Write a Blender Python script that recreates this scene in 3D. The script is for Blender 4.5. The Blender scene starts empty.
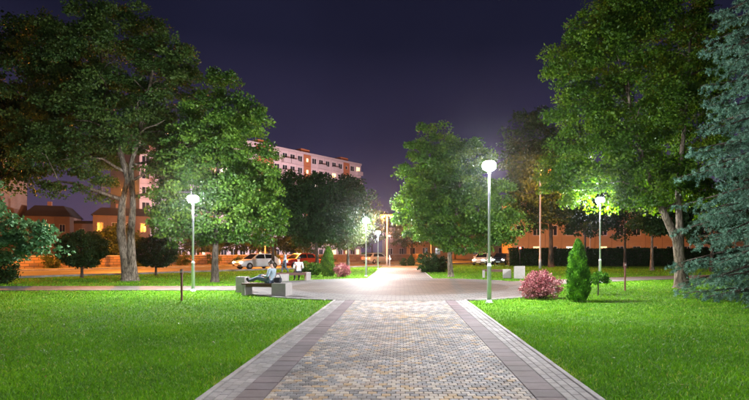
import bpy, math, random
import numpy as np

# ------------------------------------------------------------------ camera, sky, exposure
sc = bpy.context.scene
col = sc.collection
R = math.radians
CAM_H, F, CX, HY = 1.6, 500.0, 400.0, 252.0          # camera height, focal length in photo pixels, vanishing point

cam_d = bpy.data.cameras.new('camera')
cam = bpy.data.objects.new('camera', cam_d)
col.objects.link(cam)
cam.location = (0, 0, CAM_H)
cam.rotation_euler = (R(90), 0, 0)
cam_d.sensor_width = 36.0
cam_d.lens = F / 749 * 36.0
cam_d.shift_x = (374.5 - CX) / 749
cam_d.shift_y = (HY - 200) / 749
cam_d.clip_start = 0.05
cam_d.clip_end = 3000
sc.camera = cam

world = bpy.data.worlds.new('World')
sc.world = world
world.use_nodes = True
wn, wl = world.node_tree.nodes, world.node_tree.links
wn.clear()
w_out = wn.new('ShaderNodeOutputWorld')
w_sky = wn.new('ShaderNodeTexSky')
w_sky.sky_type = 'NISHITA'
w_sky.sun_disc = False
w_sky.sun_elevation = R(-7)
w_sky.sun_rotation = R(200)
w_bg1 = wn.new('ShaderNodeBackground')
w_bg1.inputs['Strength'].default_value = 0.05
wl.new(w_sky.outputs[0], w_bg1.inputs['Color'])
w_tc = wn.new('ShaderNodeTexCoord')
w_sep = wn.new('ShaderNodeSeparateXYZ')
wl.new(w_tc.outputs['Generated'], w_sep.inputs[0])
w_ramp = wn.new('ShaderNodeValToRGB')
cr = w_ramp.color_ramp
cr.elements[0].position = 0.0
cr.elements[0].color = (0.115, 0.070, 0.120, 1)
cr.elements[1].position = 1.0
cr.elements[1].color = (0.006, 0.0065, 0.017, 1)
for pos, c in ((0.09, (0.075, 0.055, 0.110)), (0.22, (0.030, 0.026, 0.062)), (0.38, (0.0105, 0.011, 0.029))):
    e = cr.elements.new(pos)
    e.color = (*c, 1)
wl.new(w_sep.outputs['Z'], w_ramp.inputs[0])
w_bg2 = wn.new('ShaderNodeBackground')
w_bg2.inputs['Strength'].default_value = 0.68
w_ns = wn.new('ShaderNodeTexNoise')
w_ns.inputs['Scale'].default_value = 2.2
w_ns.inputs['Detail'].default_value = 5
wl.new(w_tc.outputs['Generated'], w_ns.inputs['Vector'])
w_mr = wn.new('ShaderNodeMapRange')
w_mr.inputs['From Min'].default_value = 0.3
w_mr.inputs['From Max'].default_value = 0.7
w_mr.inputs['To Min'].default_value = 0.80
w_mr.inputs['To Max'].default_value = 1.20
wl.new(w_ns.outputs['Fac'], w_mr.inputs['Value'])
w_mx = wn.new('ShaderNodeVectorMath')
w_mx.operation = 'SCALE'
wl.new(w_ramp.outputs[0], w_mx.inputs[0])
wl.new(w_mr.outputs[0], w_mx.inputs['Scale'])
wl.new(w_mx.outputs[0], w_bg2.inputs['Color'])
w_add = wn.new('ShaderNodeAddShader')
wl.new(w_bg1.outputs[0], w_add.inputs[0])
wl.new(w_bg2.outputs[0], w_add.inputs[1])
wl.new(w_add.outputs[0], w_out.inputs['Surface'])

# weak fill light added to bring out the tree tops, from behind left
fill_sun_d = bpy.data.lights.new('moon', 'SUN')
fill_sun_d.energy = 0.10
fill_sun_d.angle = R(0.5)
fill_sun_d.color = (0.80, 0.86, 1.0)
fill_sun = bpy.data.objects.new('moon', fill_sun_d)
fill_sun.rotation_euler = (R(52), 0, R(-25))
col.objects.link(fill_sun)

sc.view_settings.view_transform = 'Standard'
sc.view_settings.look = 'None'
sc.view_settings.exposure = 0.52
sc.view_settings.gamma = 1.0
sc.view_settings.use_curve_mapping = False
sc.render.engine = 'CYCLES'
sc.cycles.use_denoising = True
sc.cycles.max_bounces = 6
sc.cycles.diffuse_bounces = 3
sc.cycles.transmission_bounces = 4
sc.cycles.sample_clamp_indirect = 6.0
sc.cycles.use_light_tree = True

LAMP_L = 2700.0         # park lamp opal glass
SODIUM_W = 11000.0       # street lamps
FACADE_FILL_W = 20000.0        # unseen floodlights added to brighten the apartment block

rng = np.random.default_rng(7)
rnd = random.Random(7)


def X(px, Y):
    return (px - CX) / F * Y


def Z(py, Y):
    return CAM_H - (py - HY) / F * Y


# ------------------------------------------------------------------ helpers
def tag(o, label=None, cat=None, group=None, kind=None):
    if label: o['label'] = label
    if cat: o['category'] = cat
    if group: o['group'] = group
    if kind: o['kind'] = kind
    return o


def empty(name, loc=(0, 0, 0), rz=0.0):
    o = bpy.data.objects.new(name, None)
    o.empty_display_size = 0.2
    o.location = loc
    o.rotation_euler = (0, 0, rz)
    col.objects.link(o)
    return o


def link(name, me, parent=None):
    o = bpy.data.objects.new(name, me)
    col.objects.link(o)
    if parent is not None:
        o.parent = parent
    return o


def np_mesh(name, V, Fc, mats, mat_idx=None, attr=None, smooth=False):
    """mesh from arrays; Fc is (n,k) with one k"""
    V = np.asarray(V, dtype=np.float32)
    Fc = np.asarray(Fc, dtype=np.int32)
    n, k = Fc.shape
    me = bpy.data.meshes.new(name)
    me.vertices.add(len(V))
    me.vertices.foreach_set('co', V.ravel())
    me.loops.add(n * k)
    me.loops.foreach_set('vertex_index', Fc.ravel())
    me.polygons.add(n)
    me.polygons.foreach_set('loop_start', np.arange(0, n * k, k, dtype=np.int32))
    for m in (mats if isinstance(mats, (list, tuple)) else [mats]):
        me.materials.append(m)
    if mat_idx is not None:
        me.polygons.foreach_set('material_index', np.asarray(mat_idx, dtype=np.int32))
    if smooth:
        me.polygons.foreach_set('use_smooth', np.ones(n, dtype=bool))
    else:
        me.polygons.foreach_set('use_smooth', np.zeros(n, dtype=bool))
    if attr is not None:
        a = me.attributes.new('v', 'FLOAT', 'POINT')
        a.data.foreach_set('value', np.asarray(attr, dtype=np.float32))
    me.update(calc_edges=True)
    return me


class MB:
    """collects shapes into one mesh"""
    def __init__(s):
        s.v, s.f, s.sm = [], [], []

    def add(s, vs, fs, smooth=False):
        b = len(s.v)
        s.v += [tuple(p) for p in vs]
        s.f += [tuple(b + i for i in f) for f in fs]
        s.sm += [smooth] * len(fs)
        return s

    def box(s, x0, x1, y0, y1, z0, z1, c=0.0):
        """box, chamfered all round by c"""
        if c <= 0:
            vs = [(x, y, z) for z in (z0, z1) for y in (y0, y1) for x in (x0, x1)]
            return s.add(vs, [(0, 2, 3, 1), (4, 5, 7, 6), (0, 1, 5, 4), (1, 3, 7, 5), (3, 2, 6, 7), (2, 0, 4, 6)])
        def ring(z, i):
            a0, a1, b0, b1 = x0 + i, x1 - i, y0 + i, y1 - i
            k = c
            return [(a0 + k, b0, z), (a1 - k, b0, z), (a1, b0 + k, z), (a1, b1 - k, z),
                    (a1 - k, b1, z), (a0 + k, b1, z), (a0, b1 - k, z), (a0, b0 + k, z)]
        rings = [ring(z0, c), ring(z0 + c, 0), ring(z1 - c, 0), ring(z1, c)]
        vs = sum(rings, [])
        fs = [tuple(reversed(range(8))), tuple(range(24, 32))]
        for r in range(3):
            for i in range(8):
                j = (i + 1) % 8
                fs.append((r * 8 + i, r * 8 + j, r * 8 + 8 + j, r * 8 + 8 + i))
        return s.add(vs, fs)

    def lathe(s, prof, n=16, cx=0, cy=0, cap=True, smooth=True, sx=1, sy=1):
        """prof: list of (r, z) from bottom to top"""
        vs, fs = [], []
        for r, z in prof:
            for i in range(n):
                a = 2 * math.pi * i / n
                vs.append((cx + r * math.cos(a) * sx, cy + r * math.sin(a) * sy, z))
        for k in range(len(prof) - 1):
            for i in range(n):
                j = (i + 1) % n
                fs.append((k * n + i, k * n + j, k * n + n + j, k * n + n + i))
        s.add(vs, fs, smooth)
        if cap:
            b = len(s.v) - len(vs)
            s.f.append(tuple(b + i for i in reversed(range(n))))
            s.f.append(tuple(b + (len(prof) - 1) * n + i for i in range(n)))
            s.sm += [False, False]
        return s

    def tube(s, pts, rad, n=8, cap=True, smooth=True):
        """tube along 3-D points with a radius per point"""
        P = [np.array(p, float) for p in pts]
        if not hasattr(rad, '__len__'):
            rad = [rad] * len(P)
        vs, fs = [], []
        ref = None
        for i, p in enumerate(P):
            d = P[min(i + 1, len(P) - 1)] - P[max(i - 1, 0)]
            d = d / (np.linalg.norm(d) + 1e-9)
            if ref is None:
                ref = np.array((1.0, 0, 0)) if abs(d[0]) < 0.8 else np.array((0, 1.0, 0))
            u = np.cross(d, ref); u /= np.linalg.norm(u) + 1e-9
            v = np.cross(d, u)
            ref = np.cross(u, d)
            ref = -ref if np.dot(ref, np.cross(u, d)) < 0 else ref
            for k in range(n):
                a = 2 * math.pi * k / n
                vs.append(p + rad[i] * (math.cos(a) * u + math.sin(a) * v))
        for i in range(len(P) - 1):
            for k in range(n):
                j = (k + 1) % n
                fs.append((i * n + k, i * n + j, i * n + n + j, i * n + n + k))
        s.add(vs, fs, smooth)
        if cap:
            b = len(s.v) - len(vs)
            s.f.append(tuple(b + i for i in reversed(range(n))))
            s.f.append(tuple(b + (len(P) - 1) * n + i for i in range(n)))
            s.sm += [False, False]
        return s

    def panel(s, poly, t):
        """flat polygon thickened by t along its normal (both ways)"""
        P = [np.array(p, float) for p in poly]
        nrm = np.cross(P[1] - P[0], P[2] - P[0]); nrm /= np.linalg.norm(nrm)
        n = len(P)
        vs = [p - nrm * t for p in P] + [p + nrm * t for p in P]
        fs = [tuple(reversed(range(n))), tuple(range(n, 2 * n))]
        for i in range(n):
            j = (i + 1) % n
            fs.append((i, j, n + j, n + i))
        return s.add(vs, fs)

    def mesh(s, name, mat):
        me = bpy.data.meshes.new(name)
        me.from_pydata(s.v, [], s.f)
        me.polygons.foreach_set('use_smooth', s.sm)
        for m in (mat if isinstance(mat, (list, tuple)) else [mat]):
            me.materials.append(m)
        me.update()
        return me

    def build(s, name, mat, parent=None):
        return link(name, s.mesh(name, mat), parent)


# ------------------------------------------------------------------ materials
def mat(name, base, rough=0.7, metal=0.0, noise=None, bump=None, emit=None, spec=0.4, coords='Object', dirt=False):
    """principled material. noise = (scale, amount, second colour); bump = (scale, strength, distance)"""
    m = bpy.data.materials.new(name)
    m.use_nodes = True
    nt = m.node_tree
    n, l = nt.nodes, nt.links
    b = n['Principled BSDF']
    b.inputs['Base Color'].default_value = (*base, 1)
    b.inputs['Roughness'].default_value = rough
    b.inputs['Metallic'].default_value = metal
    b.inputs['Specular IOR Level'].default_value = spec
    tc = None
    if noise or bump:
        tc = n.new('ShaderNodeTexCoord')
    if noise:
        tx = n.new('ShaderNodeTexNoise')
        tx.inputs['Scale'].default_value = noise[0]
        tx.inputs['Detail'].default_value = 6
        tx.inputs['Roughness'].default_value = 0.65
        l.new(tc.outputs[coords], tx.inputs['Vector'])
        rp = n.new('ShaderNodeValToRGB')
        rp.color_ramp.elements[0].position = 0.5 - noise[1]
        rp.color_ramp.elements[1].position = 0.5 + noise[1]
        rp.color_ramp.elements[0].color = (*base, 1)
        rp.color_ramp.elements[1].color = (*noise[2], 1)
        l.new(tx.outputs['Fac'], rp.inputs[0])
        l.new(rp.outputs[0], b.inputs['Base Color'])
        if dirt:                                    # stains that run across the stones
            ge, d1, d2 = n.new('ShaderNodeNewGeometry'), n.new('ShaderNodeTexNoise'), n.new('ShaderNodeValToRGB')
            d1.inputs['Scale'].default_value = 1.1
            d1.inputs['Detail'].default_value = 9
            d1.inputs['Roughness'].default_value = .7
            l.new(ge.outputs['Position'], d1.inputs['Vector'])
            l.new(d1.outputs['Fac'], d2.inputs[0])
            d2.color_ramp.elements[0].position, d2.color_ramp.elements[1].position = .38, .60
            d2.color_ramp.elements[0].color, d2.color_ramp.elements[1].color = (.60, .57, .53, 1), (1.05, 1.05, 1.05, 1)
            dm = n.new('ShaderNodeMix'); dm.data_type = 'RGBA'; dm.blend_type = 'MULTIPLY'; dm.inputs[0].default_value = 1
            l.new(rp.outputs[0], dm.inputs[6]); l.new(d2.outputs[0], dm.inputs[7])
            l.new(dm.outputs[2], b.inputs['Base Color'])
    if bump:
        t2 = n.new('ShaderNodeTexNoise')
        t2.inputs['Scale'].default_value = bump[0]
        t2.inputs['Detail'].default_value = 5
        l.new(tc.outputs[coords], t2.inputs['Vector'])
        bp = n.new('ShaderNodeBump')
        bp.inputs['Strength'].default_value = bump[1]
        bp.inputs['Distance'].default_value = bump[2]
        l.new(t2.outputs['Fac'], bp.inputs['Height'])
        l.new(bp.outputs[0], b.inputs['Normal'])
    if emit:
        b.inputs['Emission Color'].default_value = (*emit[0], 1)
        b.inputs['Emission Strength'].default_value = emit[1]
    return m


def leaf_mat(name, c_dark, c_mid, c_light, trans=0.35, rough=0.5, spec=0.25):
    """leaf: colour varies leaf by leaf (attribute v), some light passes through"""
    m = bpy.data.materials.new(name)
    m.use_nodes = True
    nt = m.node_tree
    n, l = nt.nodes, nt.links
    b = n['Principled BSDF']
    b.inputs['Roughness'].default_value = rough
    b.inputs['Specular IOR Level'].default_value = spec
    at = n.new('ShaderNodeAttribute')
    at.attribute_name = 'v'
    rp = n.new('ShaderNodeValToRGB')
    rp.color_ramp.elements[0].color = (*c_dark, 1)
    rp.color_ramp.elements[1].color = (*c_light, 1)
    e = rp.color_ramp.elements.new(0.5)
    e.color = (*c_mid, 1)
    l.new(at.outputs['Fac'], rp.inputs[0])
    l.new(rp.outputs[0], b.inputs['Base Color'])
    if trans > 0:
        t = n.new('ShaderNodeBsdfTranslucent')
        mx = n.new('ShaderNodeMixShader')
        hs = n.new('ShaderNodeHueSaturation')
        hs.inputs['Value'].default_value = 1.25
        hs.inputs['Saturation'].default_value = 1.1
        l.new(rp.outputs[0], hs.inputs['Color'])
        l.new(hs.outputs[0], t.inputs['Color'])
        mx.inputs[0].default_value = trans
        l.new(b.outputs[0], mx.inputs[1])
        l.new(t.outputs[0], mx.inputs[2])
        l.new(mx.outputs[0], n['Material Output'].inputs['Surface'])
    return m


def brick_mat(name, c1, c2, cm, scale, bw, rh, mortar=0.02, rough=0.75, bump=0.35, axes='XY', noise_c=None, dist=0.004):
    """brick or paving pattern for surfaces too far off to build piece by piece"""
    m = bpy.data.materials.new(name)
    m.use_nodes = True
    nt = m.node_tree
    n, l = nt.nodes, nt.links
    b = n['Principled BSDF']
    b.inputs['Roughness'].default_value = rough
    tc = n.new('ShaderNodeTexCoord')
    src = tc.outputs['Object']
    if axes != 'XY':
        sp, cb = n.new('ShaderNodeSeparateXYZ'), n.new('ShaderNodeCombineXYZ')
        l.new(src, sp.inputs[0])
        l.new(sp.outputs[axes[0]], cb.inputs['X'])
        l.new(sp.outputs[axes[1]], cb.inputs['Y'])
        src = cb.outputs[0]
    br = n.new('ShaderNodeTexBrick')
    br.inputs['Scale'].default_value = scale
    br.inputs['Brick Width'].default_value = bw
    br.inputs['Row Height'].default_value = rh
    br.inputs['Mortar Size'].default_value = mortar
    br.inputs['Color1'].default_value = (*c1, 1)
    br.inputs['Color2'].default_value = (*c2, 1)
    br.inputs['Mortar'].default_value = (*cm, 1)
    l.new(src, br.inputs['Vector'])
    outc = br.outputs['Color']
    ns = n.new('ShaderNodeTexNoise')
    ns.inputs['Scale'].default_value = 0.45
    ns.inputs['Detail'].default_value = 6
    l.new(tc.outputs['Object'], ns.inputs['Vector'])
    mx = n.new('ShaderNodeMix')
    mx.data_type = 'RGBA'
    mx.blend_type = 'MULTIPLY'
    rp = n.new('ShaderNodeValToRGB')
    rp.color_ramp.elements[0].position = 0.35
    rp.color_ramp.elements[1].position = 0.65
    rp.color_ramp.elements[0].color = (*(noise_c or (0.75, 0.72, 0.70)), 1)
    rp.color_ramp.elements[1].color = (1, 1, 1, 1)
    l.new(ns.outputs['Fac'], rp.inputs[0])
    mx.inputs[0].default_value = 1.0
    l.new(outc, mx.inputs[6])
    l.new(rp.outputs[0], mx.inputs[7])
    l.new(mx.outputs[2], b.inputs['Base Color'])
    bp = n.new('ShaderNodeBump')
    bp.inputs['Strength'].default_value = bump
    bp.inputs['Distance'].default_value = dist
    l.new(br.outputs['Fac'], bp.inputs['Height'])
    bp.invert = True
    l.new(bp.outputs[0], b.inputs['Normal'])
    return m


M = {}
M['lawn'] = mat('lawn_soil', (0.038, 0.118, 0.006), 0.95, noise=(2.0, 0.2, (0.112, 0.245, 0.012)), bump=(60, 0.8, 0.03), spec=0.1)
M['bed'] = mat('joint_sand', (0.085, 0.080, 0.072), 0.95, noise=(25, 0.2, (0.14, 0.13, 0.115)), spec=0.1)
PAL = [(0.175, 0.180, 0.190), (0.265, 0.255, 0.245), (0.43, 0.375, 0.30), (0.40, 0.275, 0.13), (0.115, 0.112, 0.112), (0.26, 0.205, 0.16), (0.34, 0.31, 0.275)]
PAL = [tuple(k * .84 for k in c) for c in PAL]
M_PAV = [mat('concrete_paver', c, 0.72, noise=(40, 0.25, tuple(min(1, k * 1.2) for k in c)), bump=(160, 0.35, 0.004), spec=0.35, dirt=True) for c in PAL]
M_GREY = [mat('grey_paver', c, 0.75, noise=(35, 0.25, tuple(k * 1.2 for k in c)), bump=(150, 0.35, 0.004), dirt=True) for c in
          ((0.175, 0.170, 0.168), (0.205, 0.200, 0.195), (0.150, 0.146, 0.148))]
M_SLAB = [mat('dark_slab', c, 0.8, noise=(22, 0.25, tuple(k * 1.25 for k in c)), bump=(120, 0.3, 0.004), dirt=True) for c in
          ((0.090, 0.068, 0.076), (0.104, 0.078, 0.085), (0.080, 0.062, 0.072))]
M['kerb'] = mat('kerb_concrete', (0.25, 0.245, 0.235), 0.8, noise=(18, 0.25, (0.33, 0.32, 0.31)), bump=(90, 0.4, 0.005), dirt=True)
M['plaza'] = brick_mat('plaza_paving', (0.090, 0.089, 0.088), (0.140, 0.136, 0.131), (0.034, 0.032, 0.030), 1.0, 0.30, 0.30, 0.014, noise_c=(0.72, 0.68, 0.64), bump=.8)
M['plaza_mid'] = brick_mat('brown_plaza_paving', (0.068, 0.058, 0.049), (0.112, 0.093, 0.075), (0.030, 0.026, 0.022), 1.0, 0.36, 0.24, 0.014, noise_c=(0.60, 0.52, 0.46), bump=.8)
M['sidepath'] = brick_mat('side_path_paving', (0.125, 0.119, 0.113), (0.180, 0.168, 0.155), (0.055, 0.052, 0.048), 1.0, 0.30, 0.20, 0.012, bump=.7)
M['asphalt'] = mat('asphalt', (0.055, 0.053, 0.052), 0.55, noise=(4, 0.25, (0.085, 0.082, 0.080)), bump=(220, 0.5, 0.006))
M['paint'] = mat('road_paint', (0.70, 0.70, 0.68), 0.6, noise=(12, 0.2, (0.50, 0.50, 0.48)))
M['concrete'] = mat('cast_concrete', (0.27, 0.245, 0.235), 0.85, noise=(7, 0.28, (0.36, 0.33, 0.315)), bump=(45, 0.45, 0.008))
M['wood'] = mat('bench_wood', (0.085, 0.040, 0.030), 0.55, noise=(14, 0.25, (0.150, 0.075, 0.055)), bump=(60, 0.3, 0.004))
M['pole'] = mat('galvanised_pole', (0.42, 0.44, 0.46), 0.45, 0.35, noise=(9, 0.25, (0.50, 0.52, 0.55)))
M['dark_metal'] = mat('dark_painted_metal', (0.03, 0.03, 0.032), 0.45, 0.4)
M['reflector'] = mat('lamp_reflector', (0.45, 0.43, 0.44), 0.4, 0.5)
M['opal'] = mat('lit_opal_glass', (0.9, 0.95, 1.0), 0.4, emit=((0.97, 0.97, 1.0), LAMP_L))
M['opal_off'] = mat('unlit_opal_glass', (0.35, 0.35, 0.36), 0.3)
M['sodium'] = mat('lit_sodium_lens', (1, 0.6, 0.2), 0.4, emit=((1.0, 0.15, 0.004), 3.4))
M['post'] = mat('red_brown_post', (0.16, 0.055, 0.040), 0.6, noise=(20, 0.25, (0.10, 0.040, 0.032)))


def bark_mat(name, c_gap, c_ridge, sc_=7.0):
    m = bpy.data.materials.new(name)
    m.use_nodes = True
    n, l = m.node_tree.nodes, m.node_tree.links
    b = n['Principled BSDF']
    b.inputs['Roughness'].default_value = .92
    b.inputs['Specular IOR Level'].default_value = .12
    tc, mp = n.new('ShaderNodeTexCoord'), n.new('ShaderNodeMapping')
    mp.inputs['Scale'].default_value = (1, 1, .22)
    l.new(tc.outputs['Object'], mp.inputs['Vector'])
    n1, n2, n3 = (n.new('ShaderNodeTexNoise') for _ in range(3))
    n1.inputs['Scale'].default_value = sc_ * 2.2
    n1.inputs['Detail'].default_value = 7
    n1.inputs['Roughness'].default_value = .7
    n1.inputs['Distortion'].default_value = .6
    l.new(mp.outputs[0], n1.inputs['Vector'])
    n3.inputs['Scale'].default_value = 1.3
    n3.inputs['Detail'].default_value = 5
    l.new(tc.outputs['Object'], n3.inputs['Vector'])
    rp = n.new('ShaderNodeValToRGB')
    rp.color_ramp.elements[0].position, rp.color_ramp.elements[1].position = .40, .60
    rp.color_ramp.elements[0].color, rp.color_ramp.elements[1].color = (*c_gap, 1), (*c_ridge, 1)
    l.new(n1.outputs['Fac'], rp.inputs[0])
    r2 = n.new('ShaderNodeValToRGB')
    r2.color_ramp.elements[0].position, r2.color_ramp.elements[1].position = .38, .62
    r2.color_ramp.elements[0].color, r2.color_ramp.elements[1].color = (.55, .55, .5, 1), (1, 1, 1, 1)
    l.new(n3.outputs['Fac'], r2.inputs[0])
    mx = n.new('ShaderNodeMix'); mx.data_type = 'RGBA'; mx.blend_type = 'MULTIPLY'; mx.inputs[0].default_value = 1
    l.new(rp.outputs[0], mx.inputs[6]); l.new(r2.outputs[0], mx.inputs[7])
    l.new(mx.outputs[2], b.inputs['Base Color'])
    bp = n.new('ShaderNodeBump')
    bp.inputs['Strength'].default_value = 1.0
    bp.inputs['Distance'].default_value = .05
    l.new(rp.outputs[0], bp.inputs['Height'])
    l.new(bp.outputs[0], b.inputs['Normal'])
    return m


M['bark_light'] = bark_mat('pale_bark', (0.060, 0.046, 0.034), (0.27, 0.225, 0.175))
M['bark_dark'] = bark_mat('dark_bark', (0.030, 0.024, 0.019), (0.12, 0.098, 0.078))
M['leaf_maple'] = leaf_mat('maple_leaves', (0.022, 0.062, 0.011), (0.058, 0.132, 0.016), (0.130, 0.225, 0.026), rough=.45)
M['leaf_lime'] = leaf_mat('lime_green_leaves', (0.020, 0.060, 0.008), (0.058, 0.135, 0.011), (0.140, 0.235, 0.018), trans=0.42, rough=.45)
M['leaf_olive'] = leaf_mat('olive_leaves', (0.026, 0.048, 0.014), (0.050, 0.080, 0.020), (0.100, 0.120, 0.036))
M['leaf_big'] = leaf_mat('deep_green_leaves', (0.020, 0.048, 0.012), (0.044, 0.092, 0.018), (0.095, 0.145, 0.030))
M['leaf_dark'] = leaf_mat('dark_leaves', (0.011, 0.030, 0.010), (0.020, 0.050, 0.014), (0.036, 0.074, 0.020), trans=0.25, spec=0.08)
M['leaf_cool'] = leaf_mat('cool_green_leaves', (0.026, 0.075, 0.032), (0.055, 0.140, 0.055), (0.110, 0.220, 0.090))
M['needle_blue'] = leaf_mat('blue_spruce_needles', (0.020, 0.064, 0.044), (0.060, 0.150, 0.100), (0.175, 0.315, 0.235), trans=0.12, rough=0.6)
M['needle_thuja'] = leaf_mat('thuja_sprays', (0.022, 0.085, 0.008), (0.065, 0.200, 0.014), (0.150, 0.340, 0.030), trans=0.25)
M['leaf_red'] = leaf_mat('barberry_leaves', (0.16, 0.040, 0.050), (0.30, 0.095, 0.110), (0.46, 0.240, 0.235), trans=0.25)
M['grass'] = leaf_mat('grass_blades', (0.040, 0.128, 0.005), (0.108, 0.295, 0.007), (0.34, 0.32, 0.08), trans=0.30, rough=0.55)
_gr = [n_ for n_ in M['grass'].node_tree.nodes if n_.type == 'VALTORGB'][0].color_ramp
_e = _gr.elements.new(0.84); _e.color = (0.215, 0.425, 0.014, 1)

# ------------------------------------------------------------------ the ground
PLAZA_C, PLAZA_R = np.array((0.0, 23.0)), 7.0
U = np.array((0.65, 0.76)); U = U / np.linalg.norm(U)          # street direction
N = np.array((-U[1], U[0]))                                      # away from the park
ROAD0 = np.array((0.0, 58.0))


def st(t, o):
    """street coordinates: t along, o across (0 = park-side kerb)"""
    p = ROAD0 + U * t + N * o
    return float(p[0]), float(p[1])


def sheet(name, poly, z, m, kind='structure', thick=0.0):
    n = len(poly)
    vs = [(x, y, z) for x, y in poly]
    fs = [tuple(range(n))]
    if thick:
        vs += [(x, y, z - thick) for x, y in poly]
        fs += [(i, n + i, n + (i + 1) % n, (i + 1) % n) for i in range(n)]
    o = MB().add(vs, fs).build(name, m)
    return tag(o, kind=kind)


tag(sheet('lawn_ground', [(-700, -60), (700, -60), (700, 1400), (-700, 1400)], 0.0, M['lawn']),
    'wide mown park lawn spreading under the trees', 'lawn')

# --- near path: built paver by paver
HALF_K, HALF_G, HALF_S = 2.17, 2.10, 1.78          # kerb outside, kerb inside, dark slab outside
HALF_M = 1.46                                       # mixed pavers
PATH_Y0, PATH_Y1 = -3.0, 16.35
path = sheet('path', [(-HALF_K - .02, PATH_Y0), (HALF_K + .02, PATH_Y0), (HALF_K + .02, PATH_Y1), (-HALF_K - .02, PATH_Y1)], 0.004, M['bed'])
tag(path, 'straight path of mixed grey, beige and ochre pavers with dark slab borders', 'path')


def paver_geo(w, d, h=0.026, c=0.006):
    """chamfered stone, centred, base at z = 0: 12 verts, 9 quads"""
    a, b = w / 2, d / 2
    def ring(i, z):
        return [(-a + i, -b + i, z), (a - i, -b + i, z), (a - i, b - i, z), (-a + i, b - i, z)]
    v = ring(0, 0) + ring(0, h - c) + ring(c, h)
    f = [(8, 9, 10, 11)]
    for r in (0, 4):
        for i in range(4):
            j = (i + 1) % 4
            f.append((r + i, r + j, r + 4 + j, r + 4 + i))
    return np.array(v, float), np.array(f)


paver_cache = {}


def paver_obj(name, w, d, m, x, y, tilt, parent, h=0.026):
    key = (name, round(w, 3), round(d, 3), m.name)
    if key not in paver_cache:
        v, f = paver_geo(w, d, h)
        paver_cache[key] = np_mesh(name, v, f, m)
    o = link(name, paver_cache[key], parent)
    o.location = (x, y, 0.006 + rnd.uniform(-.0018, .0018))
    o.rotation_euler = tilt
    return o


class Bulk:
    """many stones joined into one stuff part"""
    def __init__(s): s.V, s.F, s.M, s.n = [], [], [], 0
    def add(s, w, d, x, y, mi, tilt, h=0.026):
        v, f = paver_geo(w, d, h)
        v[:, 2] += v[:, 0] * tilt[1] + v[:, 1] * tilt[0] + 0.006 + rnd.uniform(-.0018, .0018)
        v[:, 0] += x; v[:, 1] += y
        s.V.append(v); s.F.append(f + s.n); s.M += [mi] * len(f); s.n += len(v)
    def build(s, name, mats, parent):
        o = link(name, np_mesh(name, np.vstack(s.V), np.vstack(s.F), mats, s.M), parent)
        o['kind'] = 'stuff'
        return o


def vnoise(x, y, seed=0):
    """smooth value noise in 0..1"""
    def h(i, j):
        s = math.sin(i * 127.1 + j * 311.7 + seed * 74.7) * 43758.5453
        return s - math.floor(s)
    i, j = math.floor(x), math.floor(y)
    fx, fy = x - i, y - j
    fx, fy = fx * fx * (3 - 2 * fx), fy * fy * (3 - 2 * fy)
    return (h(i, j) * (1 - fx) + h(i + 1, j) * fx) * (1 - fy) + (h(i, j + 1) * (1 - fx) + h(i + 1, j + 1) * fx) * fy


def tl(k=0.012):
    return (rnd.uniform(-k, k), rnd.uniform(-k, k), 0)


bulk = Bulk()
ROW = 0.088
GAP = 0.006
WID = (0.096, 0.102, 0.112)
n_built = 0
y = PATH_Y0 + ROW / 2
row = 0
while y < PATH_Y1 - ROW / 2:
    x = -HALF_M - 0.11 * (row % 2) * 0.5 + 0.006
    x = -HALF_M + 0.003
    first = True
    while x < HALF_M - 0.02:
        w = 0.1043
        if first and row % 2: w = 0.0521
        first = False
        if x + w > HALF_M - 0.030: w = HALF_M - x
        q = vnoise(x * 2.6, y * 3.2, 3) * 0.35 + rnd.random() * 0.65
        warm = vnoise(x * 1.1 + 9, y * 0.9, 5) * 0.35 + rnd.random() * 0.65
        if warm > 0.74: mi = 3 if rnd.random() < 0.40 else 2
        elif q < 0.30: mi = 4
        elif q < 0.47: mi = 0
        elif q < 0.60: mi = 1
        elif q < 0.70: mi = 5
        elif q < 0.82: mi = 6
        else: mi = 2
        cx_, tilt = x + w / 2, tl()
        if y > 5.33 and n_built < 300:
            paver_obj('paver', w - GAP, ROW - GAP, M_PAV[mi], cx_, y, tilt, path)
            n_built += 1
        else:
            bulk.add(w - GAP, ROW - GAP, cx_, y, mi, tilt)
        x += w
    y += ROW
    row += 1
bulk.build('paver_field', M_PAV, path)

grey = Bulk()
slab_bulk = Bulk()
for s in (-1, 1):
    # grey pavers laid lengthwise
    for c in range(3):
        wcol = (HALF_G - HALF_S) / 3
        xc = s * (HALF_S + wcol * (c + 0.5))
        y = PATH_Y0 - 0.1 * (c % 2)
        while y < PATH_Y1 - 0.1:
            L = 0.2
            mi = rnd.randrange(3)
            if 5.1 < y < 10.2:
                paver_obj('grey_paver', wcol - GAP, L - GAP, M_GREY[mi], xc, y + L / 2, tl(0.008), path)
            else:
                grey.add(wcol - GAP, L - GAP, xc, y + L / 2, mi, tl(0.008))
            y += L
    # dark slabs
    y = PATH_Y0
    while y < PATH_Y1 - 0.1:
        L = 0.30
        mi = rnd.randrange(3)
        xc = s * (HALF_M + HALF_S) / 2
        if y > 4.9:
            paver_obj('dark_slab', HALF_S - HALF_M - GAP, L - GAP, M_SLAB[mi], xc, y + L / 2, tl(0.006), path)
        else:
            slab_bulk.add(HALF_S - HALF_M - GAP, L - GAP, xc, y + L / 2, mi, tl(0.006))
        y += L
    # kerb stones
    y = PATH_Y0
    while y < PATH_Y1 - 0.05:
        L = min(1.0, PATH_Y1 - y)
        paver_obj('kerb_stone', HALF_K - HALF_G - 0.004, L - 0.008, M['kerb'], s * (HALF_K + HALF_G) / 2, y + L / 2, tl(0.003), path, h=0.040)
        y += 1.0
grey.build('grey_paver_field', M_GREY, path)
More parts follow.
